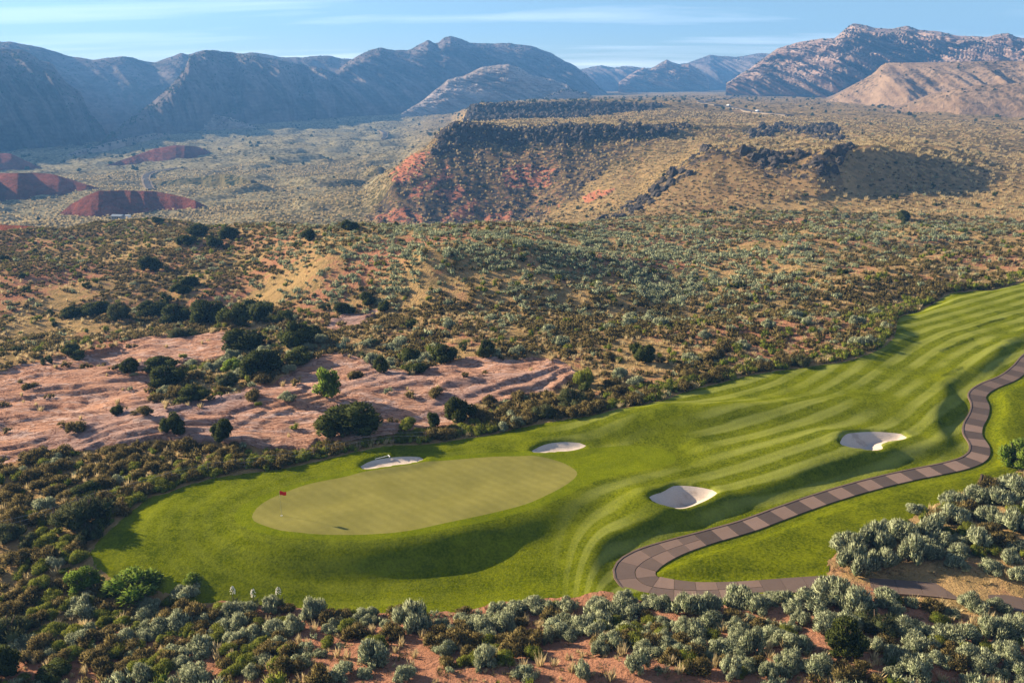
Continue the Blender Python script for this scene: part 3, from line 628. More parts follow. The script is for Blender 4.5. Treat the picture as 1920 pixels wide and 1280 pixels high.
mass('slickrock_dome', 'striped pale slickrock dome at the valley head', [(300,246,4),(330,228,30),(360,218,50),(385,213,60),(410,216,60),(450,226,50),(485,240,10)], [(300,248),(390,244),(485,243)], 'cliff_tan', gul=9, gw=34, p=.8, seed=12, lean=1.4, ns=160, nt=30)
mass('slickrock_ledge', 'low pale ledge along the foot of the left spur', [(128,292,4),(170,279,12),(200,270,16),(240,259,20),(290,251,18),(318,251,4)], [(128,294),(200,284),(250,271),(318,254)], 'cliff_tan', gul=4, gw=40, p=.8, seed=13, ns=120, nt=20)
mass('red_hill', 'nearest red sandstone hill with a sunlit left end', [(110,403,2),(130,385,14),(160,368,24),(185,358,32),(230,357,36),(285,358,36),(320,364,30),(350,371,20),(374,380,10),(392,388,3)], [(110,405),(180,408),(260,403),(340,394),(392,390)], 'hill_red', steep=1.0, gul=4, gw=22, p=.62, back=60, rough=.4, seed=14, ns=200, nt=36)
mass('red_hill', 'broad red sandstone hill at the left edge', [(-400,310,50),(0,325,50),(60,324,50),(100,327,46),(140,339,34),(188,354,6)], [(-400,384),(0,378),(100,370),(188,357)], 'hill_red', steep=1.0, gul=7, gw=40, p=.6, back=90, rough=.5, seed=15, ns=160, nt=36)
mass('red_hill', 'small red hill behind the broad red hill', [(-300,262,40),(0,288,40),(20,288,38),(40,298,30),(78,314,5)], [(-300,326),(0,322),(78,316)], 'hill_red', steep=1.0, gul=6, gw=30, p=.7, back=80, rough=.5, seed=16, ns=120, nt=28)
mass('red_hill', 'low dark red hill on the valley floor left of centre', [(200,310,3),(250,293,22),(290,279,38),(330,272,44),(370,275,40),(398,286,4)], [(200,312),(300,307),(360,297),(398,288)], 'hill_red', steep=1.0, gul=6, gw=30, p=.7, back=80, rough=.4, seed=17, ns=160, nt=28)
mass('red_hill', 'strip of red rock just beyond the scrub at the left edge', [(-300,418,20),(0,421,20),(60,424,16),(112,434,3)], [(-300,436),(0,436),(60,437),(112,437)], 'hill_red', steep=1.0, gul=2, gw=18, p=.7, back=40, rough=.4, seed=18, ns=80, nt=16)
mass('scrub_hummock', 'dark scrubby hummock beside the valley road', [(286,346,3),(310,340,12),(340,335,18),(372,333,20),(400,328,24),(430,327,24),(455,333,16),(480,340,3)], [(286,348),(340,351),(420,352),(480,343)], 'hummock', steep=1.0, gul=2, gw=40, p=.8, back=60, rough=.5, seed=19, ns=140, nt=20)

# ------------------------------------------------------------------ cart path: slabs one by one, kerb on the outer side
def mat_slab(name, lo, hi):
    t = NT(name); p = t.pos(); f = t.noise(p, 1.6, 5, .65); g = t.noise(p, 24, 3, .7)
    c = t.mix(f, lo, hi); c = t.mix(t.ramp(g, .5, .75, 0, .5), c, tuple(k * .6 for k in lo))
    tint = t.rnd(); c = t.mix(t.math('MULTIPLY', tint, .35), c, tuple(k * .7 for k in lo))
    return t.done(t.bsdf(c, .85, t.bump(g, .3, .02), .2))
M['slab_light'] = mat_slab('pink brown slab', (.165, .108, .084), (.225, .152, .122))
M['slab_dark'] = mat_slab('dark brown slab', (.062, .044, .038), (.095, .07, .06))
M['slab_mid'] = mat_slab('brown slab', (.108, .074, .06), (.15, .105, .087))
M['kerb'] = mat_slab('brown kerb', (.12, .08, .06), (.18, .125, .10))
def path_at(s):
    i = np.clip(np.searchsorted(_cum, s) - 1, 0, len(_cum) - 2); t = (s - _cum[i]) / (_cum[i + 1] - _cum[i])
    p = P_PATH[i] * (1 - t) + P_PATH[i + 1] * t
    a = max(i - 2, 0); b = min(i + 3, len(P_PATH) - 1); d = P_PATH[b] - P_PATH[a]; d = d / np.linalg.norm(d)
    return p, np.array((d[1], -d[0])), np.interp(s, _cum, PATH_Z), np.interp(s, _cum, PATH_HW)      # right-hand normal
def strip_mesh(name, s0, s1, w0, w1, mat, top=.03, thick=.14, n=5):
    V = []
    for s in np.linspace(s0, s1, n):
        p, nr, z, hw = path_at(s)
        for w in (w0, w1):
            q = p + nr * (hw * max(-1, min(1, w)) + (w - 1 if w > 1 else 0)); V += [(q[0], q[1], z + top - thick), (q[0], q[1], z + top)]
    F = []
    for i in range(n - 1):
        a = i * 4; b = a + 4
        F += [(a + 1, a + 3, b + 3, b + 1), (a, b, b + 2, a + 2), (a, a + 1, b + 1, b), (a + 2, b + 2, b + 3, a + 3)]
    F += [(0, 2, 3, 1), ((n - 1) * 4, (n - 1) * 4 + 1, (n - 1) * 4 + 3, (n - 1) * 4 + 2)]
    return mesh_np(name, V, F, mat, False)
def build_path():
    root = structure('cart_path', None); root['label'] = 'curving cart path of alternating light and dark brown slabs'
    s = 0.0; k = 0; end = _cum[-1]
    bend = _cum[int(np.argmin(_pd))]
    while s < end - .6:
        L = min(1.5 + .08 * random.random(), end - s); g = .012
        two = abs(s - bend) < 8
        if two:
            for j, (w0, w1) in enumerate(((-1, -.02), (.02, 1))):
                structure('path_slab', strip_mesh('path_slab', s + g, s + L - g, w0, w1, M['slab_mid' if (k + j) % 2 else 'slab_light'], .03 + .004 * random.random()), root)
        else:
            structure('path_slab', strip_mesh('path_slab', s + g, s + L - g, -1, 1, M[('slab_dark' if s < bend else 'slab_mid') if k % 2 else ('slab_mid' if s < bend - 46 or s > bend else 'slab_light')], .03 + .004 * random.random()), root)  # upper run drops its light slabs, painting shade into the path tones
        s += L; k += 1
    s = 0.0
    while s < end - 1:
        L = min(3.0, end - s); p, nr, z, hw = path_at(s)
        structure('kerb_stone', strip_mesh('kerb_stone', s + .01, s + L - .01, 1.02, 1.16, M['kerb'], .07, .22, 7), root); s += L
build_path()

# ------------------------------------------------------------------ plants
def mat_leaf(name, a, b, trans=.35, tip=None, rough=.7):
    t = NT(name); r = t.rnd(); p = t.pos()
    f = t.math('ADD', t.math('MULTIPLY', r, .6), t.math('MULTIPLY', t.noise(p, 2.6, 3, .6), .55))
    c = t.mix(t.ramp(f, .15, .95), a, b)
    if tip:
        g = t.attr('tip'); c = t.mix(t.math('MULTIPLY', g, .8), c, tip)  # inner shade painted in: hearts and sprig bases dark, tips bright
    d = t.bsdf(c, rough, None, .03)
    tr = t.node('ShaderNodeBsdfTranslucent'); t.put(tr.inputs[0], c)
    mx = t.node('ShaderNodeMixShader'); mx.inputs[0].default_value = trans; t.l.new(d.outputs[0], mx.inputs[1]); t.l.new(tr.outputs[0], mx.inputs[2])
    return t.done(mx)
M['sage'] = mat_leaf('sagebrush leaf', (.10, .13, .055), (.28, .31, .17), .16, (.62, .65, .42))
M['dark'] = mat_leaf('blackbrush leaf', (.036, .037, .012), (.14, .112, .040), .22, (.33, .25, .10))
M['rabbit'] = mat_leaf('rabbitbrush leaf', (.085, .125, .014), (.21, .24, .035), .4, (.30, .30, .06))
M['oak'] = mat_leaf('oak and juniper leaf', (.030, .042, .010), (.070, .086, .022), .35, (.11, .125, .035))
M['olive'] = mat_leaf('olive leaf', (.05, .065, .022), (.10, .115, .045), .35, (.15, .15, .07))
M['bright'] = mat_leaf('fresh green leaf', (.10, .19, .012), (.20, .30, .035), .5, (.30, .36, .08))
M['straw'] = mat_leaf('dry grass', (.33, .24, .10), (.58, .44, .22), .4, (.66, .53, .30))
M['bark'] = mat_plain('bark', (.11, .075, .05), .9, .1, 0, .35)
M['yucca_flower'] = mat_plain('cream yucca flower', (.72, .66, .50), .8, .1)
def rot_frame(n):
    h = np.where(np.abs(n[:, 2:3]) < .9, np.array([[0, 0, 1.]]), np.array([[1., 0, 0]])); a = np.cross(h, n); a /= np.linalg.norm(a, axis=1)[:, None]
    return a, np.cross(n, a)
def bush_mesh(name, mat, seed, nl, lumps, leaf=(.16, .05), up=.5, flat=.75, open_=.25, core=.8, spread=.62, lumpr=(.34, .5), lo_z=.0, cores=(9, 5), stand=.6):
    """foliage of many sprigs on several lumps round a solid dark heart; unit footprint, base at z = 0"""
    g = np.random.default_rng(seed); C = []
    for i in range(lumps):
        a = g.random() * 2 * np.pi + i * 2.4; rr = spread * math.sqrt((i + .3) / lumps); lr = lumpr[0] + g.random() * (lumpr[1] - lumpr[0])
        lr *= 1.15 - .45 * rr; C.append((math.cos(a) * rr, math.sin(a) * rr, lo_z + lr * flat * .75 + (1 - rr) ** .8 * stand * (g.uniform(.7, 1.1) if i % 3 else g.uniform(0, .4)), lr))
    C = np.array(C); V = []; F = []; N = []; T = []
    cu, cvn = cores
    for cx, cy, cz, r in C:                                   # hearts, kept dark to paint the shade inside the bush
        b = sum(len(v) for v in V); th = np.linspace(0, 2 * np.pi, cu, endpoint=False); ph = np.linspace(-.45 * np.pi, .48 * np.pi, cvn)
        P, Tn = np.meshgrid(ph, th, indexing='ij'); d = np.stack([np.cos(P) * np.cos(Tn), np.cos(P) * np.sin(Tn), np.sin(P)], -1).reshape(-1, 3)
        k = r * core * (1 + .22 * (g.random(len(d)) - .5)); q = np.array((cx, cy, cz)) + d * k[:, None] * np.array((1, 1, flat + .2)); q[:, 2] = np.maximum(q[:, 2], .0)
        V.append(q); N.append(d); T.append(np.zeros(len(d)))
        i = np.arange(cvn - 1)[:, None] * cu; j = np.arange(cu)[None, :]; j2 = (j + 1) % cu
        F.append((np.stack([i + j, i + j2, i + cu + j2, i + cu + j], -1).reshape(-1, 4) + b))
    w = C[:, 3] ** 2; li = g.choice(len(C), nl, p=w / w.sum()); d = g.normal(size=(nl, 3)); d[:, 2] = np.abs(d[:, 2]) * 1.1 - .25; d /= np.linalg.norm(d, axis=1)[:, None]
    r = C[li, 3] * (1 - open_ * g.random(nl) ** 2 + .10 * g.random(nl)); pos = C[li, :3] + d * r[:, None] * np.array((1, 1, flat + .2)); ok = pos[:, 2] > .02
    pos, d, li = pos[ok], d[ok], li[ok]; nl = len(pos)
    ax = d + np.array((0, 0, up)) + g.normal(size=(nl, 3)) * .45; ax /= np.linalg.norm(ax, axis=1)[:, None]
    s1, s2 = rot_frame(ax); an = g.random(nl) * 2 * np.pi; side = s1 * np.cos(an)[:, None] + s2 * np.sin(an)[:, None]
    ln = leaf[0] * g.uniform(.4, 1.75, nl)[:, None]; wd = leaf[1] * g.uniform(.6, 1.4, nl)[:, None]
    b = sum(len(v) for v in V); q = np.stack([pos - ax * ln * .5, pos + side * wd, pos + ax * ln * .75, pos - side * wd], 1).reshape(-1, 3)
    nn = d + g.normal(size=(nl, 3)) * .35; nn[:, 2] += .15; nn /= np.linalg.norm(nn, axis=1)[:, None]
    V.append(q); N.append(np.repeat(nn, 4, 0)); T.append(np.tile([.0, .45, 1.0, .45], nl)); F.append(np.arange(nl * 4).reshape(-1, 4) + b)
    V = np.concatenate(V); F = np.concatenate(F); N = np.concatenate(N); T = np.concatenate(T)
    me = mesh_np(name, V, F, mat, True, dict(tip=T)); me.normals_split_custom_set_from_vertices([tuple(n) for n in N]); return me
def tuft_mesh(name, mat, seed, n=34, h=1.0, lean=.5, w=.035):
    g = np.random.default_rng(seed); a = g.random(n) * 2 * np.pi; rr = .28 * np.sqrt(g.random(n)); le = g.random(n) * lean
    b = np.stack([np.cos(a) * rr, np.sin(a) * rr, 0 * a], -1); hh = h * g.uniform(.5, 1.1, n)
    t = b + np.stack([np.cos(a) * le * hh, np.sin(a) * le * hh, hh], -1); s = np.stack([-np.sin(a + .6), np.cos(a + .6), 0 * a], -1) * w * g.uniform(.6, 1.6, n)[:, None]
    m = (b + t) * .5 + np.stack([0 * a, 0 * a, .12 * hh], -1)
    V = np.stack([b - s, b + s, m + s * .9, t, m - s * .9], 1).reshape(-1, 3); k = np.arange(n)[:, None] * 5
    F = np.concatenate([k + np.array([[0, 1, 2, 4]]), k + np.array([[4, 2, 3, 3]])])
    F3 = np.concatenate([np.concatenate([k + np.array([[0, 1, 2]]), k + np.array([[0, 2, 4]])]), k + np.array([[4, 2, 3]])])
    return mesh_np(name, V, F3, mat, True, dict(tip=np.tile([0, 0, .5, 1, .5], n)))
def limb(V, F, a, b, ra, rb, n=6, seg=3, wob=.0, g=None):
    a = np.array(a, float); b = np.array(b, float); d = (b - a) / np.linalg.norm(b - a); s1, s2 = rot_frame(d[None]); base = len(V)
    for i in range(seg + 1):
        t = i / seg; c = a + (b - a) * t + (g.normal(size=3) * wob if g is not None and 0 < i < seg else 0); r = ra + (rb - ra) * t
        for j in range(n):
            an = 2 * math.pi * j / n; V.append(c + r * (s1[0] * math.cos(an) + s2[0] * math.sin(an)))
    for i in range(seg):
        for j in range(n):
            F.append((base + i * n + j, base + i * n + (j + 1) % n, base + (i + 1) * n + (j + 1) % n, base + (i + 1) * n + j))
def stem_mesh(name, seed, n=6, r=.035, h=.55, out=.5, trunk=False):
    g = np.random.default_rng(seed); V = []; F = []
    if trunk: limb(V, F, (0, 0, -.12), (.05, .03, .42), .085, .06, 7, 3, .015, g)
    for i in range(n):
        a = i * 2.4 + g.random(); rr = out * g.uniform(.5, 1); z0 = .34 if trunk else -.06
        limb(V, F, (.03 * math.cos(a), .03 * math.sin(a), z0 * g.uniform(.5, 1)), (rr * math.cos(a), rr * math.sin(a), h * g.uniform(.8, 1.25)), r, r * .35, 5, 3, .03, g)
    return mesh_np(name, np.array(V), F, M['bark'])
PROTO = {}
def proto(kind, n_hi, n_lo, **kw):
    mat = M[kw.pop('mat', kind)]; lo = kw.pop('low', {})
    PROTO[kind] = [bush_mesh(kind + '_foliage', mat, 100 + 7 * i + len(kind), n_hi, **kw) for i in range(5)]
    k2 = dict(kw); k2.update(dict(cores=(6, 4), lumps=max(3, kw['lumps'] // 2 + 1), leaf=(kw['leaf'][0] * 1.5, kw['leaf'][1] * 1.9))); k2.update(lo)
    PROTO[kind + '_lo'] = [bush_mesh(kind + '_low', mat, 300 + 7 * i + len(kind), n_lo, **k2) for i in range(5)]
proto('sage', 3600, 170, lumps=15, leaf=(.12, .017), up=1.1, flat=.8, core=.62, open_=.42, stand=.42, spread=.78, lumpr=(.20, .38))
proto('dark', 1900, 130, lumps=10, lumpr=(.24, .42), leaf=(.12, .024), up=.5, flat=.62, core=.62, open_=.5, stand=.35, spread=.72)
proto('rabbit', 2200, 140, lumps=8, leaf=(.15, .020), up=1.3, flat=.75, core=.7, open_=.25, stand=.38)
proto('oak', 4200, 240, lumps=18, leaf=(.085, .030), up=.25, flat=.85, core=.74, open_=.3, stand=.85, spread=.68, lumpr=(.24, .40), lo_z=-.03)
proto('olive', 3600, 220, lumps=15, leaf=(.12, .018), up=.7, flat=.8, core=.72, open_=.28, stand=.68, spread=.68, lumpr=(.26, .40), lo_z=-.03)
proto('bright', 2400, 200, lumps=13, leaf=(.11, .030), up=.6, flat=.85, core=.5, open_=.5, stand=.8, spread=.62, lumpr=(.22, .36), lo_z=.0)
PROTO['straw'] = [tuft_mesh('straw', M['straw'], 40 + i) for i in range(4)]
STEM = {k: stem_mesh(k + '_stem', 5 + i, 7, .03, .5, .45) for i, k in enumerate(('sage', 'dark', 'rabbit'))}
STEM.update({k: stem_mesh(k + '_trunk', 15 + i, 6, .05, .9, .42, True) for i, k in enumerate(('oak', 'olive', 'bright'))})

# scatter fields: how likely each kind is at a place
def scatter_points():
    P = []
    for r0, r1, g in ((24, 62, .92), (62, 140, 1.08), (140, 275, 1.5), (275, 520, 2.3), (520, 760, 3.3), (760, 1500, 8.0)):
        xm = r1 * math.sin(.72); xs = np.arange(-xm, xm, g); ys = np.arange(r0 * .6, r1, g)
        X, Y = np.meshgrid(xs, ys); X = X.ravel() + rng.uniform(-.5, .5, X.size) * g; Y = Y.ravel() + rng.uniform(-.5, .5, Y.size) * g
        r = np.hypot(X, Y); a = np.abs(np.arctan2(X, Y)); k = (r >= r0) & (r < r1) & (a < .72); P.append(np.stack([X[k], Y[k]], -1))
    X, Y = np.meshgrid(np.arange(-36, 110, .62), np.arange(48, 136, .62)); X = X.ravel() + rng.uniform(-.3, .3, X.size); Y = Y.ravel() + rng.uniform(-.3, .3, Y.size)
    T = sdf(X, Y, P_TURF); k = (T > .1) & (T < 2.4) & (np.hypot(X, Y) > 64); P.append(np.stack([X[k], Y[k]], -1))
    return np.concatenate(P)
def ell(u, v, cu, cv, ru, rv): return np.exp(-((u - cu) / ru) ** 2 - ((v - cv) / rv) ** 2)
def make_scatter():
    P = scatter_points(); x, y = P.T; z = ground_h(x, y); r = np.hypot(x, y); u, v, d = project(np.stack([x, y, z], -1)); n = len(P)
    T = sdf(x, y, P_TURF); pd, _, _ = seg_dist(x, y, P_PATH[::2], False)
    n1 = fbm(x, y, 14, 3); n2 = fbm(x + 50, y - 30, 38, 3); n3 = fbm(x - 70, y + 11, 6, 2)
    at = zone_attrs(np.stack([x, y, z], -1))
    W = {k: np.zeros(n) for k in ('sage', 'dark', 'rabbit', 'straw', 'oak', 'olive')}
    fg = (r < 62) & (T > 0) & (v > 870); right = fg & (u > 1180); left = fg & (u < 560)
    mid = (r >= 62) & (r < 275) & ~fg
    farz = (r >= 275) & (r < 760); val = r >= 760
    # foreground
    W['sage'] += fg * np.where(left, .16, .34); W['dark'] += fg * np.where(left, .40, .18); W['rabbit'] += fg * np.where(left, .28, .17); W['straw'] += fg * .22
    W['sage'] *= np.where(fg, np.clip(.85 + 1.0 * n1, .12, 1.6), 1)
    bare = fg & (n1 + .5 * n3 < -.22) & (u > 560)
    for k in W: W[k] = np.where(bare, W[k] * (.22 if k != 'straw' else .7), W[k])
    clump = fg * (ell(u, v, 1690, 1000, 170, 50) + ell(u, v, 1300, 1130, 130, 24) + ell(u, v, 1850, 930, 100, 50)); W['sage'] += np.clip(clump, 0, 1) * .9
    W['sage'] += fg * .5 * sstep(2.6, .4, T) * (u > 560)
    # left scrub, by the fence
    ls = mid & (u < 640) & (v > 835); W['dark'] += ls * .55; W['straw'] += ls * .30; W['rabbit'] += ls * .16; W['sage'] += ls * .05; W['olive'] += ls * .02
    # middle distance: silvery slopes, dark flats, straw between
    m2 = mid & ~ls
    silver = np.clip(ell(u, v, 850, 475, 420, 62) + .8 * ell(u, v, 1280, 500, 320, 55) + .55 * ell(u, v, 640, 545, 170, 40) + .5 * ell(u, v, 1800, 430, 240, 26) + .35 * n2, 0, 1.1)
    W['sage'] += m2 * (.05 + .80 * silver); W['dark'] += m2 * np.clip(.60 - .40 * silver + .5 * n1, .06, .9); W['rabbit'] += m2 * np.clip(.05 + .25 * n3 + .2 * ell(u, v, 1500, 610, 220, 50), .02, .4)
    W['straw'] += m2 * np.clip(.75 + .4 * n3 - .2 * n1, .15, .9); W['olive'] += m2 * .012
    lr = m2 & (u < 520) & (v < 560); W['dark'] += lr * .45; W['straw'] += lr * .4; W['sage'] *= np.where(lr, .25, 1); W['rabbit'] += lr * .22
    dune = m2 & (in_poly(u, v, [(-50, 520), (60, 520), (190, 505), (220, 540), (120, 575), (-50, 590)]) | in_poly(u, v, [(390, 560), (460, 530), (560, 520), (700, 560), (640, 590), (420, 590)]))
    for k in ('dark', 'rabbit', 'straw'): W[k] = np.where(dune, W[k] * .25, W[k])
    # green verge along the upper edge of the fairway
    vg = (T > .1) & (T < 4.5) & mid; W['sage'] *= np.where(vg, .35, 1); W['dark'] *= np.where(vg, .6, 1); W['rabbit'] += vg * .42; W['olive'] += vg * .12; W['straw'] += vg * .9
    cl_ = np.clip(.9 + 1.5 * fbm(x + 9, y * .8, 7, 2), .3, 1.9)
    for k in ('sage', 'dark', 'straw'): W[k] = np.where(m2 | farz, W[k] * cl_, W[k])
    # rock stays bare, a few plants in the joints
    rk = at['rock'] > .5
    for k in W: W[k] = np.where(rk, W[k] * .035, W[k])
    pk = soft([Z_ROCKPOCKET], u, v) > .5; W['straw'] += (pk & (r < 135)) * .4; W['rabbit'] += (pk & (r < 135)) * .1
    # thicket in the wash
    th = m2 & (ell(u, v, 330, 590, 220, 24) > .45); W['olive'] += th * .25; W['oak'] += th * .35; W['dark'] += th * .3
    # far slopes and valley
    W['dark'] += farz * (1 - .6 * soft([Z_TALUS], u, v)) * np.clip(.32 + .45 * n2 + .4 * n1 + .35 * soft([Z_KNOLL], u, v), .03, .8); W['straw'] += farz * .35; W['oak'] += farz * np.clip(.006 + .02 * n2, .0, .03); W['sage'] += farz * np.clip(.02 + .35 * ell(u, v, 1750, 425, 300, 30), 0, .4)
    W['oak'] += farz * .10 * ell(u, v, 1350, 405, 260, 22)
    W['dark'] += val * np.clip(.28 + .5 * n2, .03, .7); W['oak'] += val * .03
    sc = np.zeros(n); kind = np.full(n, -1); names = list(W); tot = np.zeros(n); q = rng.random(n)
    for i, k in enumerate(names):
        hit = (kind < 0) & (q < tot + W[k]); kind[hit] = i; tot += W[k]
    size = {'sage': (.35, .95), 'dark': (.55, .95), 'rabbit': (.38, .8), 'straw': (.45, .8), 'oak': (1.2, 2.0), 'olive': (.8, 1.4)}
    out = {}
    for i, k in enumerate(names):
        s = rng.uniform(*size[k], n) * np.where(fg & (k == 'sage'), 1.05, 1.0) * np.where(mid & (k == 'sage'), 1.2, 1.0) * np.where(mid & (k == 'dark'), 1.1, 1.0) * np.where(val, 1.7, 1) * np.where(farz & (k == 'dark'), .92, 1) * np.where(farz & (k == 'oak'), .8, 1) * np.where(farz & (k == 'straw'), 2.0, 1)
        ok = (kind == i) & (T > .12 + .38 * s * (k != 'straw') + .25 * fg * s) & (pd > 1.5 + .7 * s * (k != 'straw')) & (u > -420) & (u < 2340) & (v < 1700)
        s = np.where(vg & (k == 'olive'), s * .75, s); out[k] = np.stack([x[ok], y[ok], z[ok], s[ok], u[ok], v[ok], d[ok]], -1)
    return out
SCAT = make_scatter()
for k, a in SCAT.items(): print('scatter', k, len(a))

# ------------------------------------------------------------------ placing plants: named ones, countable ones, and the rest as ground cover
DIM = {}
def dims(me):
    if me.name not in DIM:
        a = np.zeros(len(me.vertices) * 3, np.float32); me.vertices.foreach_get('co', a); a = a.reshape(-1, 3)
        DIM[me.name] = (float(np.percentile(np.hypot(a[:, 0], a[:, 1]), 97)), float(np.percentile(a[:, 2], 99)))
    return DIM[me.name]
NAMES = dict(sage='sagebrush', dark='blackbrush', rabbit='rabbitbrush', oak='oak_tree', olive='olive_shrub', bright='green_shrub')
CATS = dict(sage='shrub', dark='shrub', rabbit='shrub', oak='tree', olive='shrub', bright='shrub')
def plant(kind, x, y, z, rad, hgt, label, group=None, parts=True, name=None, cat=None, pick=None):
    hi = parts; lst = PROTO[kind if hi else kind + '_lo']; me = lst[random.randrange(len(lst)) if pick is None else pick % len(lst)]
    R0, H0 = dims(me); S = (rad / R0 * random.uniform(.93, 1.07), rad / R0 * random.uniform(.93, 1.07), hgt / H0); rz = random.random() * 6.283
    nm = name or NAMES[kind]
    if parts:
        e = link(bpy.data.objects.new(nm, None)); e.location = (x, y, z); e.rotation_euler = (0, 0, rz); e.scale = S
        f = link(bpy.data.objects.new('crown' if 'tree' in nm else 'foliage', me), e); st = link(bpy.data.objects.new('trunk' if 'tree' in nm else 'stem', STEM[kind]), e)
    else:
        e = link(bpy.data.objects.new(nm, me)); e.location = (x, y, z); e.rotation_euler = (0, 0, rz); e.scale = S
    return tag(e, label, cat or CATS[kind], group)
TAKEN = []
def plant_px(u, v, w, h, kind, label, group=None, name=None, cat=None):
    p = unproject([(u, v)], hfun=ground_h)[0]; d = project(p)[2]; dep = math.atan2(CAMH - p[2], math.hypot(p[0], p[1]))
    W = w * d / FPX; R = W / 2; Hm = max(.7 * R, (h * d / FPX - .75 * R * math.sin(dep)) / math.cos(dep))
    rd = p[:2] / np.linalg.norm(p[:2]); c = p[:2] + rd * R * .75; z = float(ground_h(np.array([c[0]]), np.array([c[1]]))[0])
    TAKEN.append((c[0], c[1], R)); return plant(kind, c[0], c[1], z - .05, R, Hm + .05, label, group, True, name, cat)
JT = 'dark junipers and oaks on and around the pink slickrock'
